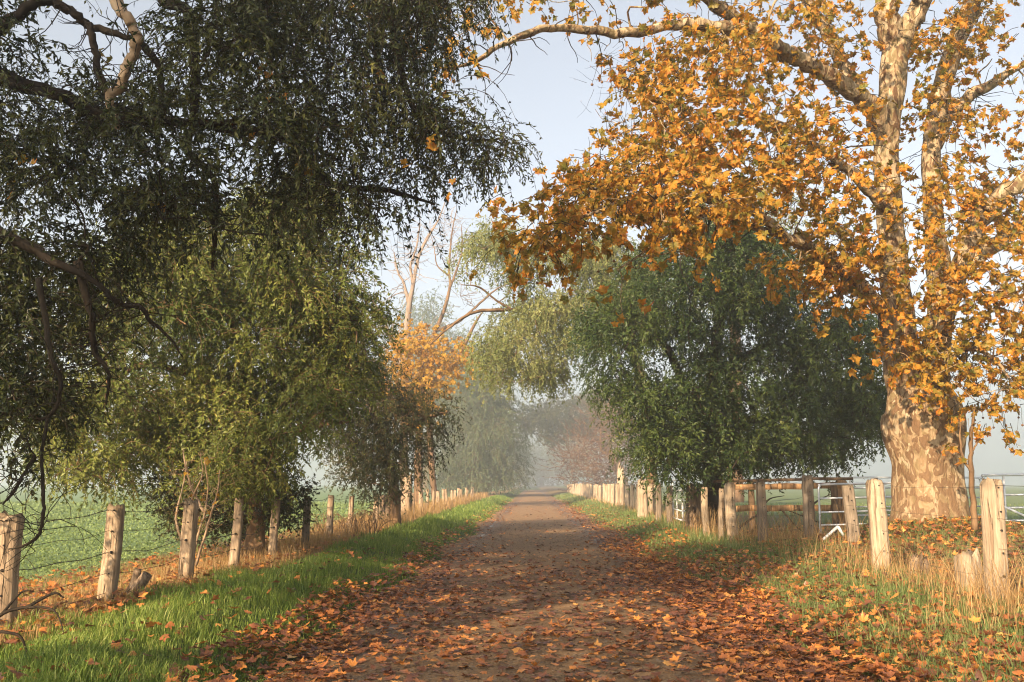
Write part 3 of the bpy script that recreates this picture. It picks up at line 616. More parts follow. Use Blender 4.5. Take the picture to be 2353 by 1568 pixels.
far_weep(1690, 52, [(1450, 620), (1560, 500), (1700, 430), (1830, 450), (1880, 600), (1800, 720), (1600, 720)], (46, 56), 70, 'pale feathery gum crown showing behind the orange leaves', 'lf_I', (.17, .055), 16, 1.5, (1.0, 1.0, .8), 1.8, 'gum_tree', 26, .4)

# ---- the great plane tree
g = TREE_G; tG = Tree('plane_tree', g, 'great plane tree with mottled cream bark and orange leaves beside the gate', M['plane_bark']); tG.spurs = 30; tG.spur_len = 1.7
Yg = 18.5
tr = L3([(2136, 1225), (2136, 1190), (2134, 1130), (2131, 1060), (2122, 985), (2120, 940), (2105, 890), (2085, 850), (2070, 790), (2062, 720), (2053, 600), (2042, 450), (2036, 330), (2048, 220), (2058, 120), (2062, 70)], Yg)
tG.limb(tr, [px(w_ / 2, Yg) for w_ in (196, 166, 147, 145, 168, 156, 122, 100, 84, 73, 64, 56, 54, 58, 64, 60)], 'trunk', 48, .06, n=110)
tG.limb(L3([(2058, 105), (2040, 40), (2030, -60), (2010, -220), (1990, -420)], Yg, Yg - 1), [px(w_ / 2, Yg) for w_ in (50, 46, 42, 34, 16)])
tG.limb(L3([(2062, 110), (2100, 45), (2130, -20), (2190, -160), (2240, -330)], Yg, Yg - .5), [px(w_ / 2, Yg) for w_ in (46, 42, 38, 30, 14)])
tG.limb(L3([(2125, 960), (2140, 860), (2158, 740), (2155, 600), (2142, 450), (2140, 330), (2165, 200), (2205, 80), (2250, -30), (2330, -200)], Yg + .9, Yg + 1.7), [px(w_ / 2, Yg) for w_ in (100, 68, 54, 52, 48, 46, 48, 46, 38, 20)], n=60)
tG.limb(L3([(2150, 900), (2160, 800), (2190, 660), (2240, 520), (2290, 460), (2353, 415), (2480, 340)], Yg - .3, Yg - 1.5), [px(w_ / 2, Yg) for w_ in (52, 46, 40, 42, 40, 34, 18)])
tG.limb(L3([(2160, 660), (2230, 600), (2300, 550), (2353, 520), (2460, 480)], Yg + 1.12, Yg + 1.8), [px(w_ / 2, Yg) for w_ in (44, 40, 34, 30, 16)])
tG.limb(L3([(2141, 345), (2165, 290), (2200, 250), (2280, 190), (2400, 120)], Yg + 1.34, Yg + 1.7), [px(w_ / 2, Yg) for w_ in (40, 34, 28, 22, 10)])
tG.limb([*L3([(2040, 320), (2017, 262), (1970, 217), (1904, 177), (1854, 144), (1804, 117), (1757, 87), (1720, 67), (1630, 62), (1570, 55), (1430, 75), (1326, 67), (1246, 65), (1202, 83), (1139, 110), (1085, 144), (1020, 160)], Yg, 13.0)], [px(w_ / 2, 17) for w_ in (50, 46, 40, 38, 36, 34, 32, 30, 26, 22, 19, 17, 15, 13, 10, 7, 4)], n=80)
tG.limb(L3([(1757, 87), (1670, 30), (1600, -20), (1480, -90), (1350, -110), (1180, -120)], Yg - 1.6, 13.5), [px(w_ / 2, 16) for w_ in (32, 28, 24, 20, 15, 6)])
tG.limb(L3([(2036, 330), (1985, 230), (1930, 130), (1880, 40), (1820, -60), (1740, -180)], Yg + .3, Yg + 1), [px(w_ / 2, Yg) for w_ in (36, 32, 28, 25, 20, 10)])
tG.limb(L3([(2055, 760), (2031, 717), (1997, 683), (1971, 653), (1937, 620), (1870, 575), (1800, 540), (1737, 485), (1697, 468), (1637, 461), (1570, 448), (1490, 452), (1420, 470), (1340, 500), (1280, 530)], Yg - .3, 13.2), [px(w_ / 2, 17) for w_ in (40, 36, 34, 32, 28, 25, 22, 20, 17, 14, 12, 10, 8, 6, 3)], n=70)
tG.limb(L3([(1840, 560), (1744, 524), (1670, 501), (1630, 494), (1560, 520), (1480, 580), (1420, 620)], 16.6, 13.6), [px(w_ / 2, 16) for w_ in (18, 15, 12, 10, 8, 5, 3)])
tG.limb(L3([(2036, 480), (1960, 400), (1880, 340), (1800, 290), (1700, 260), (1560, 280), (1440, 300)], Yg - .2, 15.5), [px(w_ / 2, 17) for w_ in (28, 24, 22, 18, 14, 9, 4)])
tG.limb(L3([(2150, 880), (2180, 830), (2230, 800), (2290, 830), (2330, 890)], Yg - .6, Yg - 2), [.09, .06, .04, .025, .01])
# crown regions: outlines, depth, clump count
crownG = [
 ([(840, -330), (1500, -380), (2480, -480), (2480, -40), (2080, -30), (1980, -40), (1700, 10), (1400, 10), (1240, 0), (1110, 90), (1040, 150), (930, 150), (860, 60)], (12.5, 19), 150, [(2040, -60, 60, 90)]),
 ([(1690, 40), (1780, 130), (1900, 210), (2000, 280), (2010, 470), (1990, 620), (1930, 640), (1860, 550), (1780, 500), (1720, 430), (1560, 400), (1500, 420), (1390, 430), (1350, 400), (1390, 330), (1480, 270), (1470, 200), (1400, 150), (1440, 110), (1560, 90)], (13.5, 19.5), 148, [(2045, 320, 80, 360), (1800, 170, 55, 45), (1930, 300, 40, 40), (1440, 330, 50, 40), (1600, 250, 50, 30), (1700, 360, 40, 25)]),
 ([(1800, 20), (1940, 20), (1980, 100), (1980, 210), (1960, 190), (1850, 110)], (17, 20), 16, []),
 ([(1200, 540), (1220, 470), (1340, 420), (1600, 420), (1740, 450), (1730, 490), (1640, 490), (1560, 510), (1480, 530), (1380, 520), (1290, 550), (1220, 600), (1190, 590)], (12.5, 15.5), 62, []),
 ([(1830, 560), (1960, 560), (2020, 640), (2020, 720), (1930, 690), (1830, 680), (1790, 640)], (15.5, 18.5), 30, []),
 ([(2090, 60), (2480, -20), (2480, 480), (2300, 560), (2200, 480), (2100, 520), (2110, 300)], (16.5, 20.5), 74, [(2050, 300, 75, 400), (2280, 320, 45, 60), (2330, 300, 30, 80)]),
 ([(2060, 480), (2250, 490), (2260, 620), (2220, 740), (2110, 700), (2110, 600)], (16.2, 17.6), 21, []),
 ([(2010, 760), (2110, 740), (2290, 640), (2480, 600), (2480, 860), (2350, 930), (2290, 990), (2200, 960), (2130, 930), (2060, 860), (2010, 830)], (15.8, 18), 56, [(2120, 905, 40, 40)]),
]
for poly, Yr, n, holes in crownG:
    C = clumps(poly, Yr, n, 44, holes); tG.reach(C, .009, .012, .05)
    tG.lobed(C, (.45, .5, .36), 6, .62, .9, 6, .175, .007)
for a in ((1640, 480), (1490, 610), (1430, 720), (1610, 600), (1215, 620)):
    C = np.array([at(*a, 13.6)]); tG.reach(C, .006, .01); tG.lobed(C, (.2, .2, .2), 3, .4, 1.2, 5, .2)
C = clumps([(1310, 150), (1420, 260), (1340, 330), (1300, 400), (1230, 520), (1210, 640), (1250, 660), (1420, 640), (1480, 480), (1450, 200)], (13, 15), 80, 22)
C = np.concatenate([C[:70], clumps([(2200, 860), (2350, 820), (2350, 1000), (2220, 1000)], (16, 17.5), 22, 18)])
n_ = 6; a = np.linspace(0, 2 * math.pi, n_, endpoint=False); r = .022; j = np.arange(n_); k = (j + 1) % n_; fr = MB()
V = [[0, 0, r]] + [[math.cos(q) * r * .9, math.sin(q) * r * .9, z] for z in (r * .45, -r * .45) for q in a] + [[0, 0, -r]]
fr.add(np.array(V), [np.stack([np.zeros(n_, int), 1 + j, 1 + k], -1), np.stack([1 + j, 7 + j, 7 + k, 1 + k], -1), np.stack([np.full(n_, 13), 7 + k, 7 + j], -1)])
ball = fr.build('seed_ball', M['fruit'], tG.root, True); ball.location = C[0] - g
for c in C[1:]:
    o = ball.copy(); COL.objects.link(o); o.parent = tG.root; o.location = c - g
PT = strands(C + [0, 0, .02], np.tile([0, 0, 1.0], (len(C), 1)), np.full(len(C), .35), 0, 4, .3); twigs(tG.tw, PT, np.full(len(C), .003), .003)
# bare twiggy shoot against the sky gap
C = clumps([(1320, 100), (1480, 130), (1480, 420), (1420, 430), (1340, 300)], (14, 16), 16, 30); tG.reach(C, .004, .006, .02); tG.weep(C, (.2, .2, .2), 4, .5, -.4, 0 + 1, (.03, .01), twig=.003)
tG.done(M['lf_P'], M['bark_dark'])

# ---- trees out of the frame, behind the camera to the left: they throw the near shade
def shade_tree(x, y, z0, z1, rx, label, n=60, ns=14):
    b = np.array([x, y, float(gz(x, y))]); tr = Tree('roadside_tree', b, label, M['bark_dark'])
    tr.limb([b - [0, 0, .3], b + [0, .1, z0 * .6], b + [.1, 0, z0], b + [0, 0, (z0 + z1) / 2], b + [.2, .1, z1 - .5]], [.4, .3, .26, .18, .05], 'trunk', 12)
    d = unit(rng.normal(0, 1, (n, 3))) * (rng.random(n)**.4)[:, None]
    C = b + [0, 0, (z0 + z1) / 2] + d * [rx, rx, (z1 - z0) / 2]
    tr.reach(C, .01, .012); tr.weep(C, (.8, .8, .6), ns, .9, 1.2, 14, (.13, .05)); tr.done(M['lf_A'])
shade_tree(-6.2, -2.6, 3.4, 6.8, 3.0, 'roadside tree just behind the camera, out of frame, shading the near road', 90)
shade_tree(-9.6, -3.0, 8.6, 12.4, 2.5, 'second roadside tree beyond the frame edge shading the dark canopy', 70, 20)

# ------------------------------------------------------------------ fences
def post_mesh(h, w_, d_, seed, jag=.03, depth=.35):
    g = np.random.default_rng(seed); n = 14; rings = 12; a = np.linspace(0, 2 * math.pi, n, endpoint=False) + .2
    sq = lambda c: np.sign(c) * np.abs(c)**.55
    X = sq(np.cos(a)) * w_ / 2; Y = sq(np.sin(a)) * d_ / 2; ch = g.normal(0, .05, n)
    zs = np.concatenate([[-depth], np.linspace(0, h * .96, rings - 2), [h]]); V = []
    bx, by = g.normal(0, .012, 2); ph = g.random(2) * 6
    for k, z in enumerate(zs):
        f = 1 + ch + g.normal(0, .012, n); s = 1.06 - .10 * max(z, 0) / h
        ox = bx * math.sin(z * 3 + ph[0]) + g.normal(0, .002); oy = by * math.sin(z * 2.4 + ph[1])
        if k == len(zs) - 1: f = f * .86
        zz = np.full(n, z)
        if k >= len(zs) - 2: zz = zz + g.normal(0, jag, n) * (1 if k == len(zs) - 1 else .6)
        V.append(np.stack([X * f * s + ox, Y * f * s + oy, zz], 1))
    V.append(np.array([[bx * .3, by * .3, h - jag * .8]])); V = np.vstack(V)
    i = np.arange(rings - 1)[:, None] * n; j = np.arange(n); k = (j + 1) % n
    m = MB(); m.add(V, [np.stack([i + j, i + k, i + k + n, i + j + n], -1).reshape(-1, 4), np.stack([(rings - 1) * n + j, (rings - 1) * n + k, np.full(n, rings * n)], -1)]); return m
def put_post(x, y, h, w_, d_, seed, mat, label, group, tilt=(0, 0), holes=True, z=None, jag=.02, hz=(.95, .74, .53, .32, .12), name='fence_post'):
    o = post_mesh(h, w_, d_, seed, jag).build(name, M[mat], None, True)
    o.location = (x, y, float(gz(x, y)) if z is None else z); o.rotation_euler = (tilt[0], tilt[1], rng.normal(0, .12)); tag(o, label, 'post', group)
    if holes:
        for q in hz:
            m = MB(); r = .010 if q < .5 or q > .6 else .017; cx = w_ * (.12 + rng.normal(0, .03))
            tube(m, [(cx, -d_ * .53 - .004, h * q), (cx, -d_ * .4, h * q)], [r, r], 8, 2); m.build('wire_hole', M['hole'], o)
    return o
GL, GR = 'posts of the wire fence beside the crop field', 'posts of the wire fence beside the gates'
left = [(10, 9.8, 1.13, .26, .0), (252, 11.9, 1.16, .20, .01), (424, 14.2, 1.18, .185, .045), (536, 16.4, 1.19, .15, .02), (624, 18.9, 1.19, .145, .03), (699, 22.2, 1.15, .16, .0), (755, 25.6, 1.13, .155, 0), (802, 29.0, 1.12, .14, 0)]
labL = ['widest pale split post with a deep knot hole, nearest the camera', 'tall cracked post left of the leaning broken log', 'fluted post with a notched shoulder beside the bare twiggy shrub',
        'slim pale post blotched with dark stains before the weeping tree', 'thin bright post standing right of the weeping tree trunk', 'dark shaded post right of the thin bright one', 'brown round-topped post half in sun, before the bramble', 'small brown post just beyond the bramble tangle']
LP = []
for k, (u, Y, h, w_, ti) in enumerate(left):
    x = at(u, 1300, Y)[0]; z = float(gz(x, Y)); LP.append((x, Y, z, h))
    put_post(x, Y, h, w_, w_ * .8, 100 + k, 'post_grey' if k in (5,) else 'post', labL[k], GL, (0, ti + .02), True, jag=.018 if k < 4 else .01)  # shaded post takes the darker wood: the tree's shade is put into its colour
y = 31.6; k = 0
protoL = None
while y < 84:
    x = -4.95 + rng.normal(0, .06); h = rng.uniform(.98, 1.16); LP.append((x, y, float(gz(x, y)), h))
    near = k < 6
    words = ['pale', 'grey', 'thick', 'leaning', 'short', 'slim'][k % 6]
    o = put_post(x, y, h, rng.uniform(.13, .21), .14, 200 + k, 'post', f'{words} post in the dry grass, {["first", "second", "third", "fourth", "fifth", "sixth"][k]} past the bramble under the dark tree' if near else 'small pale post in the far dry grass beyond the dark spreading tree', GL, (rng.normal(0, .03), rng.normal(0, .05) + (.22 if k in (15, 17) else 0)), False)
    y += rng.uniform(2.2, 3.0); k += 1
x = at(875, 1180, 33)[0]
o = put_post(x + .0, 34.0, 1.05, .42, .36, 333, 'stump', 'stout weathered stump-like post with a torn side in the dry grass', None, (0, .02), False, name='old_post')
right = [(2286, 10.6, 1.36, .215, 'post_pale', 'big square pale post with mossy cap standing nearest the camera', 0), (2022, 14.5, 1.38, .235, 'post_pale', 'pale split post in tall straw before the plane trunk', .02),
         (1964, 17.6, 1.10, .20, 'post_grey', 'short grey pointed post leaning in front of the gate', .07), (1861, 20.3, 1.38, .215, 'post_grey', 'thick grey post where the steel gate hangs', 0),
         (1755, 21.3, 1.36, .20, 'post_grey', 'grey post with a sunlit foot before the wooden rails', .02), (1682, 23.0, 1.33, .23, 'post_pale', 'broad bright post, right half of the close pair', .01),
         (1660, 23.3, 1.22, .12, 'post_pale', 'thin bright post touching the broad one', 0), (1624, 25.2, 1.24, .17, 'post_pale', 'bright post before the straw tuft, left of the close pair', .01),
         (1541, 33.6, 1.28, .19, 'post_grey', 'brown post beside the narrow white gate', 0), (1515, 36.5, 1.30, .2, 'post_grey', 'grey-brown post left of the white gate post', 0)]
RP = []
for k, (u, Y, h, w_, mt, lab, ti) in enumerate(right):
    x = at(u, 1250, Y)[0]; z = float(gz(x, Y)); z = min(max(z, .28), .5); RP.append((x, Y, z, h))
    put_post(x, Y, h, w_, w_ * .85, 400 + k, mt, lab, GR, (0, -ti), Y < 24, z=z - .02, jag=.012, hz=(.94, .76, .62, .45, .28))
y = 40.0; k = 0
while y < 140:
    x = 4.85 + rng.normal(0, .08); h = rng.uniform(1.18, 1.36)
    lab = f'bright fence post, {["first", "second", "third", "fourth", "fifth", "sixth", "seventh", "eighth"][k]} of the white row past the old tree stump' if k < 8 else 'pale post of the closely set row fading into the mist'
    RP.append((x, y, float(gz(x, y)), h)); put_post(x, y, h, rng.uniform(.2, .3), .22, 500 + k, 'post_pale', lab, GR, (rng.normal(0, .02), rng.normal(0, .03)), False)
    y += rng.uniform(2.1, 3.0); k += 1
# wires
def wire(name, P, frac, rad, barbs, label, group, off):
    mb = MB(); pts = []
    for (x, y, z, h), (x2, y2, z2, h2) in zip(P[:-1], P[1:]):
        for f in (0, .25, .5, .75): pts.append((x * (1 - f) + x2 * f, y * (1 - f) + y2 * f + off, (z + h * frac) * (1 - f) + (z2 + h2 * frac) * f - .05 * 4 * f * (1 - f) * rng.uniform(.4, 1.4) + rng.normal(0, .004)))
    tube(mb, pts, [rad] * len(pts), 5, len(pts) * 2)
    if barbs:
        Q = spline(pts, int(len(pts) * 5))
        for q in Q[:140]:
            a = unit(rng.normal(0, 1, 3)) * .022; tube(mb, [q - a, q + a], [.0028, .0028], 3, 2, cap=False)
    return tag(mb.build(name, M['wire'], None, True), label, 'wire', group)
P = [(LP[0][0] - .1, 6.5, LP[0][2], 1.13)] + LP[:18]
for f, bb, nm in ((.95, True, 'topmost barbed strand of the fence beside the crop field'), (.74, False, 'second plain strand from the top beside the crop field'), (.53, True, 'middle barbed strand with the thickest twist beside the crop field'), (.32, False, 'thin strand below the middle one beside the crop field'), (.12, False, 'lowest sagging strand just above the dry grass')):
    wire('fence_wire', P, f, .0042 if bb else .0032, bb, nm, 'wires of the crop field fence', -.09)
P = [(RP[0][0] + .5, 7.0, .3, 1.36), RP[0], RP[1], RP[3], RP[4], RP[5], RP[7], RP[8]]
for f, nm in ((.94, 'top thin strand between the pale posts by the plane tree'), (.70, 'second thin strand from the top by the plane tree'), (.47, 'third thin strand from the top by the plane tree'), (.26, 'lowest thin strand hidden among the straw by the plane tree')):
    wire('fence_wire', P, f, .0022, False, nm, 'wires of the gate side fence', -.1)

# steel gates
def gate(name, p0, p1, h, rails, ups, label, brace=False, rad=.022, mat='steel', group=None, z0=.12):
    p0 = np.array(p0, float); p1 = np.array(p1, float); o = empty(name, p0, label, 'gate', group)
    d = p1 - p0; U = np.array([0, 0, 1.0])
    L = lambda a, b: p0 + d * a + U * b
    c = .10 / np.linalg.norm(d)
    m = MB(); tube(m, [L(0, z0), L(0, z0 + h * .5), L(0, z0 + h - .12), L(c * .3, z0 + h - .03), L(c, z0 + h), L(.5, z0 + h), L(1 - c, z0 + h), L(1 - c * .3, z0 + h - .03), L(1, z0 + h - .12), L(1, z0 + h * .5), L(1, z0)], [rad] * 11, 8, 60)
    m.build('outer_frame', M[mat], o, True, p0)
    for q in rails:
        m = MB(); tube(m, [L(0, z0 + h * q), L(1, z0 + h * q)], [rad * .85] * 2, 8, 2); m.build('rail', M[mat], o, True, p0)
    for q in ups:
        m = MB(); tube(m, [L(q, z0), L(q, z0 + h)], [rad * .8] * 2, 8, 2); m.build('upright', M[mat], o, True, p0)
    if brace:
        m = MB(); tube(m, [L(.03, z0 + h * .58), L(.5, z0 + .02)], [rad] * 2, 8, 2); m.build('brace', M[mat], o, True, p0)
    return o
def gp(u, Y, z): p = at(u, 1150, Y); return (p[0], Y, z)
zr = .46
gate('steel_gate', gp(1882, 21.2, zr - .10), gp(2110, 21.6, zr - .05), 1.1, (.02, .24, .48, .74), (.33, .66), 'rounded galvanised gate hanging beside the thick grey post')
gate('steel_gate', gp(1955, 24.6, zr + .04), gp(2256, 25.0, zr + .04), 1.13, (.02, .2, .38, .57, .78), (.34, .62, .93), 'long galvanised gate passing behind the plane trunk')
gate('steel_gate', gp(2262, 20.6, zr + .02), gp(2600, 20.8, zr + .05), 1.17, (.02, .22, .44, .66), (.14, .5), 'braced galvanised gate behind the nearest pale square post', True, .026)
gate('white_gate', gp(1546, 34.0, .33), gp(1568, 31.2, .33), 1.26, (.02, .25, .5, .75), (.45,), 'narrow white gate leaf seen nearly end-on by the brown post', False, .026, 'white', 'white yard gates')
gate('white_gate', gp(1569, 31.6, .33), gp(1594, 30.2, .33), 1.25, (.02, .25, .5, .75), (.5,), 'white gate leaf half hidden by the dark tree trunk', False, .026, 'white', 'white yard gates')
# timber yard
o = empty('timber_yard_rail', gp(1800, 24.0, zr), 'weathered timber yard fence with dark top rail under the weeping tree', 'fence'); O = np.array(o.location)
def railp(nm, u0, u1, Y0, Y1, z0, z1, hh, mat):
    a = np.array(gp(u0, Y0, z0)); b_ = np.array(gp(u1, Y1, z1)); m = MB(); n = 9; f = np.linspace(0, 1, n)[:, None]; C = a * (1 - f) + b_ * f; C[:, 2] += rng.normal(0, .008, n)
    d = unit(b_ - a); s = np.array([d[1], -d[0], 0]) * .035; V = []
    for c in C: V += [c - s - [0, 0, hh / 2], c + s - [0, 0, hh / 2], c + s + [0, 0, hh / 2 + rng.normal(0, .006)], c - s + [0, 0, hh / 2 + rng.normal(0, .006)]]
    i = np.arange(n - 1)[:, None] * 4; j = np.arange(4); k = (j + 1) % 4
    m.add(np.array(V), [np.stack([i + j, i + k, i + k + 4, i + j + 4], -1).reshape(-1, 4), np.array([[0, 3, 2, 1], [n * 4 - 4, n * 4 - 3, n * 4 - 2, n * 4 - 1]])]); m.build(nm, M[mat], o, False, O)
railp('top_rail', 1640, 1962, 26.0, 24.0, 1.66, 1.73, .07, 'rail_dark')
railp('rail', 1680, 1940, 23.8, 22.9, 1.52, 1.56, .13, 'rail'); railp('rail', 1690, 1930, 24.0, 23.2, 1.02, 1.05, .14, 'rail')
for u, Y, h, w_, mt in ((1936, 23.6, 1.24, .25, 'rail'), (1727, 26, 1.2, .16, 'rail_dark'), (1917, 22.6, 1.2, .12, 'rail_dark')):
    m = post_mesh(h, w_, w_, 700 + u, .005); q = m.build('yard_post', M[mt], o, True); q.location = np.array(gp(u, Y, zr - .02)) - O

# ------------------------------------------------------------------ old trunks, stumps, scrap
def stump(name, u, Y, h, r, seed, mat, label, tilt=(0, 0), jag=.08, z=None, cat='stump'):
    g_ = np.random.default_rng(seed); n = 18; a = np.linspace(0, 2 * math.pi, n, endpoint=False); x = at(u, 1250, Y)[0]; z = float(gz(x, Y)) if z is None else z
    prof = [(-.25, 1.25), (0, 1.2), (h * .2, 1.02), (h * .5, .95), (h * .8, .92), (h, .82)]; V = []; lob = 1 + .16 * np.sin(a * 3 + g_.random() * 6) + g_.normal(0, .06, n); top = np.abs(g_.normal(0, jag, n))
    for zz, f in prof: V.append(np.stack([np.cos(a) * r * f * lob, np.sin(a) * r * f * lob, zz + top * (zz / h)**3 * (zz > 0)], 1))
    V.append(np.array([[0, 0, h * .86]])); V = np.vstack(V); m = MB(); q = len(prof)
    i = np.arange(q - 1)[:, None] * n; j = np.arange(n); k = (j + 1) % n
    m.add(V, [np.stack([i + j, i + k, i + k + n, i + j + n], -1).reshape(-1, 4), np.stack([(q - 1) * n + j, (q - 1) * n + k, np.full(n, q * n)], -1)])
    o = m.build(name, M[mat], None, False); o.location = (x, Y, z); o.rotation_euler = (tilt[0], tilt[1], g_.random()); return tag(o, label, cat)
stump('tree_stump', 1599, 28.5, 1.25, .24, 11, 'stump', 'dark old trunk post standing between the white gate and straw', (0, 0), .05, .3)
stump('tree_stump', 1480, 39, 1.40, .20, 12, 'post_pale', 'broken pale trunk with jagged top among the post row', (0, -.03), .16)
stump('tree_stump', 1428, 62, 2.1, .22, 13, 'post_pale', 'tall splintered pale snag rising behind the white posts', (0, .02), .3)
stump('tree_stump', 935, 40, 1.7, .24, 14, 'post', 'pale broken trunk under the dark tree beside the dry grass', (0, 0), .1)
stump('tree_stump', 2098, 13.6, .30, .13, 15, 'stump', 'small dark burnt stump in the straw below the plane tree', (.1, .2), .05)
stump('tree_stump', 2225, 11.8, .46, .15, 16, 'post_pale', 'low pale splintered stump beside the nearest square post', (0, -.12), .06)
b = on_ground(310, 12.5); o = empty('broken_log', b, 'short broken log leaning with open split end by the tall cracked post', 'log')
m = MB(); tube(m, [(0, 0, .02), (.10, -.02, .16), (.21, -.04, .30)], [.075, .07, .06], 10, 8, .12, 5); m.build('log', M['stump'], o, True)
m = MB(); tube(m, [(-.03, .03, .05), (.03, .03, .22), (.06, .02, .36)], [.06, .05, .04], 9, 8, .14, 9); m.build('split_piece', M['stump'], o, True)
b = on_ground(1920, 18.6); b[2] += .03; o = empty('bent_white_pipe', b, 'bent white square bracket lying in leaves before the short grey post', 'scrap metal')
m = MB()
for a_, c_ in (((-.24, 0, .0), (.05, .02, .24)), ((.05, .02, .24), (.15, .0, .05))):
    a_ = np.array(a_); c_ = np.array(c_); tube(m, [a_, c_], [.03, .03], 4, 2)
m.build('bracket', M['white'], o)
# sapling beside the plane
b = on_ground(2240, 16.6); b[2] = at(2240, 1175, 16.6)[2]; tS = Tree('sapling', b, 'thin bare sapling standing right of the plane trunk before the gates', M['bark_tan'])
tS.limb([b - [0, 0, .3], *L3([(2234, 1130), (2231, 1060), (2232, 1000), (2240, 930)], 16.6)], [.05, .038, .032, .026, .012], 'trunk', 8)
tS.limb(L3([(2232, 1085), (2215, 1055), (2206, 1010), (2208, 970)], 16.6), [.02, .017, .014, .006]); tS.limb(L3([(2233, 1040), (2250, 1010), (2268, 985)], 16.6), [.014, .012, .005])
tS.lobed(np.array([at(2215, 1030, 16.5), at(2225, 960, 16.5), at(2265, 975, 16.4)]), (.12, .12, .12), 3, .25, .8, 3, .16); tS.done(M['lf_P'])
# bare shrub by the fluted post
b = on_ground(445, 15.0); tK = Tree('bare_shrub', b, 'bare orange-lit twiggy shrub between the fluted and the stained post', M['bark_pale'], cat='shrub')
for q in ([(440, 1300), (455, 1230), (470, 1180), (478, 1120), (470, 1060)], [(432, 1290), (425, 1220), (440, 1150), (465, 1090), (460, 1040)], [(450, 1300), (480, 1200), (500, 1130), (505, 1080)], [(438, 1290), (405, 1200), (420, 1120), (430, 1060)], [(470, 1180), (440, 1120), (425, 1060), (420, 1030)]):
    tK.limb(L3(q, 15.0, 14.9), np.linspace(.022, .006, len(q)), 'stem', 6)
C = clumps([(400, 1080), (480, 1030), (520, 1090), (500, 1260), (420, 1270)], (14.7, 15.3), 46, 14); tK.reach(C, .004, .008, .1, 4); tK.weep(C, (.08, .08, .08), 3, .3, -.6, 1, (.04, .016), twig=.003)
tK.lobed(C[::5], (.1, .1, .1), 1, .15, .4, 1, .14); tK.done(M['lf_O'])
# green bush at the foot of the lit tree
b = on_ground(540, 20.6); tU = Tree('leafy_bush', b, 'dark leafy bush growing round the trunk foot behind the stained post', M['bark_tan'], cat='bush')
tU.limb([b - [0, 0, .2], b + [0, 0, .5], b + [.1, 0, 1.0]], [.04, .03, .01], 'stem', 6)
C = clumps([(360, 1100), (470, 1060), (560, 1080), (650, 1090), (700, 1150), (690, 1200), (620, 1230), (560, 1225), (440, 1235), (390, 1200)], (19.3, 21.6), 110, 15); tU.reach(C, .006, .01); tU.weep(C, (.22, .25, .2), 20, .4, .4, 10, (.08, .034)); tU.done(M['lf_A'])
# bramble tangle on the fence
b = on_ground(800, 27); tT = Tree('bramble', b, 'brown leafless bramble tangle sprawling at the fence foot', M['bark_tan'], cat='bramble')
for k in range(60):
    p = b + rng.normal(0, 1, 3) * [.55, .35, 0]; a = rng.uniform(0, 6.28); d = np.array([math.cos(a), math.sin(a), 0]) * rng.uniform(.3, .9)
    tube(tT.br, [p, p + d * .3 + [0, 0, rng.uniform(.3, .75)], p + d * .8 + [0, 0, rng.uniform(.25, .7)], p + d * 1.1 + [0, 0, .03]], [.009, .008, .006, .003], 4, 10, cap=False)
tT.done(M['lf_O'], name='canes')
# fallen dead boughs, near left corner and yard
def deadwood(u, Y, paths, label, r=.016):
    b = on_ground(u, Y); o = empty('dead_branch', b, label, 'branch'); m = MB()
    for P_ in paths: P_ = np.array(P_, float); tube(m, P_, np.linspace(r, r * .3, len(P_)), 6, len(P_) * 4, .1, 3)
    m.build('bough', M['bark_dark'], o, True); return o
deadwood(70, 9.0, [[(-.4, 0, .02), (-.2, 0, .25), (.05, 0, .31), (.3, -.05, .28), (.42, -.1, .08)], [(-.2, 0, .25), (-.1, .1, .42), (.0, .1, .45)], [(.0, 0, .3), (.2, .1, .42), (.3, .1, .38)]], 'dark arched dead bough in the grass at the first post foot')
deadwood(10, 7.7, [[(-.5, 0, .0), (-.25, 0, .18), (-.05, .05, .26), (.15, .05, .24), (.22, .1, .05)], [(-.25, 0, .18), (-.3, .1, .5), (-.2, .1, .62)]], 'thick black dead bough lying in the nearest grass corner', .022)
deadwood(1800, 25.5, [[(-1.2, 0, .1), (-.6, 0, .5), (0, .1, .62), (.5, .1, .45), (1.1, 0, .2)], [(-.6, 0, .5), (-.3, .2, .85), (.1, .2, .95)], [(.5, .1, .45), (.9, .2, .8), (1.3, .2, 1.0)], [(0, .1, .6), (.3, 0, .2), (.5, 0, .05)]], 'dead branch heap lying in the yard behind the rails', .03)

# ------------------------------------------------------------------ ground cover
def scatter(n, x0, x1, y0, y1, pw=1.6):
    "random ground points, denser near the camera"
    u = rng.random(n); a, b_ = y0 ** (1 - pw), y1 ** (1 - pw); y = (a + (b_ - a) * u) ** (1 / (1 - pw))
    x = (x0(y) if callable(x0) else np.full(n, x0)); x1_ = (x1(y) if callable(x1) else np.full(n, x1)); x = x + (x1_ - x) * rng.random(n); return x, y
def gpts(x, y): return np.stack([x, y, gz(x, y) - .01], 1)
def lod(y): return np.maximum(1, y / 16)
tufts = lambda x, y: (np.sin(x * 2.3 + np.sin(y * 1.1) * 2) * np.sin(y * 1.9 + np.sin(x * 1.7) * 2) + 1) / 2
def stuff(mb, name, mat, label): return tag(mb.build(name, mat), kind='stuff', label=label)
m = MB()
x, y = scatter(120000, lambda y: edge_l(y) - 2.5 + .5 * sstep(11, 16, y), lambda y: edge_l(y) + .22, 5.2, 110); k = rng.random(len(x)) < .35 + .65 * tufts(x, y); x, y = x[k], y[k]
d = np.clip((edge_l(y) + .22 - x) / .6, .25, 1); h = rng.uniform(.05, .22, len(x)) * (.45 + .9 * tufts(x * .9, y * .9)) * d
blades(m, gpts(x, y), h, .0072 * lod(y) * rng.uniform(.7, 1.4, len(x)), (.25, -.1, 0), .75)
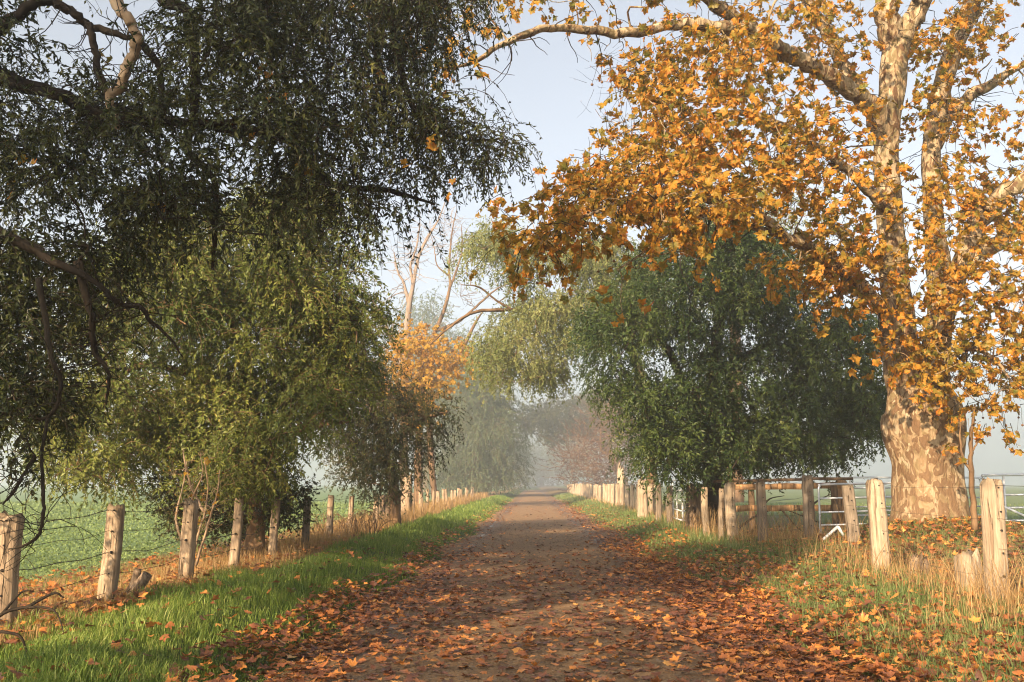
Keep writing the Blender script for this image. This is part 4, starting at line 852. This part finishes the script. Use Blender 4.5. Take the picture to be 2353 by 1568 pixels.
x, y = scatter(9000, -7.5, lambda y: edge_l(y) - 2.4, 6, 60); blades(m, gpts(x, y), rng.uniform(.06, .16, len(x)), .006 * lod(y), (0, 0, 0), .7)
stuff(m, 'grass', M['grass'], 'lush green grass on the bank between road and crop field fence')
m = MB()
x, y = scatter(95000, lambda y: edge_r(y) - .2, lambda y: edge_r(y) + 2.3 + (y < 11) * .4, 5.2, 140); k = rng.random(len(x)) < .25 + .75 * tufts(x + 3, y); x, y = x[k], y[k]
blades(m, gpts(x, y), rng.uniform(.08, .25, len(x)) * np.clip((x - edge_r(y) + .2) / .6, .3, 1), .0075 * lod(y) * rng.uniform(.7, 1.4, len(x)), (-.2, 0, 0), .8)
x, y = scatter(22000, 5.0, 26, 12, 60, 1.3); blades(m, gpts(x, y), rng.uniform(.06, .2, len(x)), .008 * lod(y), (0, 0, 0), .7)
a = rng.uniform(0, 6.28, 9000); q = .75 + rng.exponential(1.1, 9000); x, y = TREE_G[0] + np.cos(a) * q, TREE_G[1] + np.sin(a) * q; blades(m, gpts(x, y), rng.uniform(.06, .24, 9000), np.full(9000, .007), (0, 0, 0), .8)
stuff(m, 'grass', M['grass_r'], 'leaf-strewn pale green grass between road and gate side fence')
m = MB()
def straw_at(n, xs, ys, sx, sy, h0, h1, wd=.005, lean=(0, 0, 0), bend=.85):
    x = xs + rng.normal(0, sx, n); y = ys + rng.normal(0, sy, n); k = rng.random(n) < .34; x, y = x[k], y[k]; n = len(x); blades(m, gpts(x, y), rng.uniform(h0, h1, n), wd * lod(y) * rng.uniform(.7, 1.5, n), lean, bend)
for u, Y, n, sx, h1 in ((2330, 10.0, 900, .35, .85), (2240, 11.2, 500, .3, .7), (2290, 9.2, 500, .45, .5), (2060, 13.8, 260, .25, .75), (2120, 13.2, 300, .4, .6), (1985, 14.6, 160, .15, .7), (1830, 21, 330, .35, 1.0), (1790, 20.8, 240, .3, .9), (1720, 22.5, 260, .3, .8), (1648, 24.5, 300, .2, 1.0), (1610, 26, 200, .3, .8), (2180, 12.4, 350, .4, .55), (2160, 9.9, 260, .4, .4), (1900, 19.5, 160, .4, .6)):
    straw_at(n, at(u, 1250, Y)[0], Y, sx, .35, h1 * .35, h1)
x, y = scatter(3300, 4.2, 5.6, 9, 110, 1.4); blades(m, gpts(x, y), rng.uniform(.12, .5, len(x)), .006 * lod(y), (0, 0, 0), .5)
x, y = scatter(30000, -6.1, -4.35, 6.5, 100, 1.35); k = rng.random(len(x)) < .3 + .7 * tufts(x, y * .5); x, y = x[k], y[k]; blades(m, gpts(x, y), rng.uniform(.08, .34, len(x)) * np.clip(y / 18, .7, 2.2), .006 * lod(y), (0, 0, 0), .6)
x, y = scatter(9000, -7.6, -5.4, 8, 80, 1.4); blades(m, gpts(x, y), rng.uniform(.05, .16, len(x)), .007 * lod(y), (.3, 0, 0), 1.0)
straw_at(1500, TREE_G[0], TREE_G[1] - 1.2, 1.3, .8, .06, .3)
stuff(m, 'dry_grass', M['straw'], 'straw-coloured dry grass standing along both fence lines')
m = MB()
x, y = scatter(190000, lambda y: -7.4 - y * .75, -7.3 , 8.5, 75, 1.25); k = rng.random(len(x)) < .4 + .6 * tufts(x * .8, y * .8); x, y = x[k], y[k]; n = len(x)
p = gpts(x, y); p[:, 2] += rng.uniform(.0, .22, n) * (.5 + .6 * tufts(x * .8, y * .8)); s_ = lod(y) * rng.uniform(.6, 1.3, n)
rhombs(m, p, unit(rng.normal(0, 1, (n, 3)) + [0, 0, .4]), unit(rng.normal(0, .6, (n, 3)) + [0, 0, 1]), .038 * s_, .024 * s_)
stuff(m, 'crop', M['crop'], 'low green leafy crop covering the misty field')

m = MB(); x, y = scatter(26000, lambda y: edge_l(y) + .02, lambda y: edge_r(y) - .02, 5.3, 40, 1.7); n = len(x)
ico = np.array([[0, 0, 1], [.9, 0, .3], [.2, .85, .25], [-.8, .45, .3], [-.7, -.6, .2], [.3, -.9, .3], [0, 0, -.4]]); fc = np.array([[0, 1, 2], [0, 2, 3], [0, 3, 4], [0, 4, 5], [0, 5, 1]])
r = np.minimum(rng.exponential(.005, n) + .0045, .022) * np.maximum(1, y / 18); ca, sa = np.cos(x * 999), np.sin(x * 999)
V = ico[None] * (1 + rng.normal(0, .2, (n, 7, 3))); V = np.stack([V[..., 0] * ca[:, None] - V[..., 1] * sa[:, None], V[..., 0] * sa[:, None] + V[..., 1] * ca[:, None], V[..., 2] * .7], -1) * r[:, None, None] + np.stack([x, y, road_z(x, y)], 1)[:, None]
A = np.zeros((n, 7, 4), np.float32); A[..., 0] = rng.random(n)[:, None]
m.add(V.reshape(-1, 3), [(fc[None] + np.arange(n)[:, None, None] * 7).reshape(-1, 3)], A.reshape(-1, 4))
gm, t, out = new_mat('gravel_stone'); at_ = t.nodes.new('ShaderNodeAttribute'); at_.attribute_name = 'tint'
principled(t, out, ramp(t, at_.outputs['Fac'], [(0, (.07, .043, .024)), (.5, (.20, .125, .065)), (.9, (.33, .235, .14)), (1, (.42, .36, .27))]), .8, None, .25)
stuff(m, 'gravel', gm, 'small loose brown stones on the gravel road')

# ---- fallen plane leaves: the nearest as single leaves, the rest as one litter
def lz(x, y): return np.where((x > edge_l(y) - .1) & (x < edge_r(y) + .1), road_z(x, y), gz(x, y))
def drifts(n):
    x, y = scatter(int(n), lambda y: edge_l(y) - .45, lambda y: edge_r(y) + 1.2, 5.4, 100, 1.32)
    c = (x - .25) / 2.5; dens = .07 + .6 * np.clip(np.abs(c) - .35, 0, 1)**1 + .30 * np.exp(-((y - 15) / 5.5)**2) + .45 * sstep(.45, .85, c)
    dens = dens * (.35 + .9 * tufts(x * .9 + 5, y * .8)) * np.where(y > 30, .6, 1); dens = dens * np.where(x > edge_r(y) + .15, .5, 1.0) * np.where((x > edge_r(y) - .9) & (x < edge_r(y) + .15), 1.35, 1); k = rng.random(len(x)) < dens; return x[k], y[k]
x, y = drifts(62000)
x2, y2 = scatter(4800, 4.4, 9.5, 8.5, 27, 1.5); x3, y3 = scatter(2200, -7.6, -4.3, 8, 30, 1.5); x4, y4 = scatter(420, -4.6, -2.4, 6.2, 24, 1.6); x5, y5 = scatter(1700, 2.8, 5.0, 5.6, 20, 1.4)
a = rng.uniform(0, 6.28, 1100); q = .7 + rng.exponential(1.2, 1100); x6, y6 = TREE_G[0] + np.cos(a) * q, TREE_G[1] - np.abs(np.sin(a) * q)
X = np.concatenate([x, x2, x3, x4, x5, x6]); Y_ = np.concatenate([y, y2, y3, y4, y5, y6]); n = len(X)
onroad = (X > edge_l(Y_)) & (X < edge_r(Y_))
lift = np.where(onroad, .012, .05) + rng.exponential(.012, n) + np.where(onroad, 0, rng.uniform(0, .08, n))
p = np.stack([X, Y_, lz(X, Y_) + lift], 1); a = rng.uniform(0, 6.283, n); d = np.stack([np.cos(a), np.sin(a), rng.normal(0, .12, n)], 1)
tilt = np.where(onroad, .13, .4); nm = unit(np.stack([rng.normal(0, 1, n) * tilt, rng.normal(0, 1, n) * tilt, np.ones(n)], 1)); size = rng.uniform(.065, .155, n)
order = np.argsort(np.hypot(X, Y_)); vis = np.abs((X - .021 * Y_) / Y_) < .53
near = [i for i in order if vis[i] and Y_[i] > 7.4][:290]; mask = np.ones(n, bool); mask[near] = False
m = MB(); palmate(m, p[mask], d[mask], nm[mask], size[mask], cup=.4, flat=.5)
stuff(m, 'leaf_litter', M['litter'], 'fallen orange and brown plane leaves strewn over road and verges')
for i in near:
    m = MB(); r1 = rng.random(); palmate(m, np.zeros((1, 3)), d[i:i + 1], nm[i:i + 1], size[i:i + 1], np.array([r1]), .4, flat=.5)
    o = m.build('fallen_leaf', M['litter'], None); o.location = p[i]
    colr = 'dark brown' if r1 < .25 else 'rust-red' if r1 < .5 else 'orange' if r1 < .85 else 'pale yellow'
    where = ('gravel at the road middle' if abs(X[i] - .25) < 1.1 else 'road edge against the green bank' if X[i] < 0 else 'leaf-covered road edge by the pale grass') if onroad[i] else ('green grass of the bank' if X[i] < 0 else 'pale grass before the nearest square post')
    tag(o, f'{colr} plane leaf lying on the {where}', 'leaf', f'{colr} leaves on the {where}')
print('SCENE BUILT', sum(len(o.data.polygons) for o in S.objects if o.type == 'MESH'))
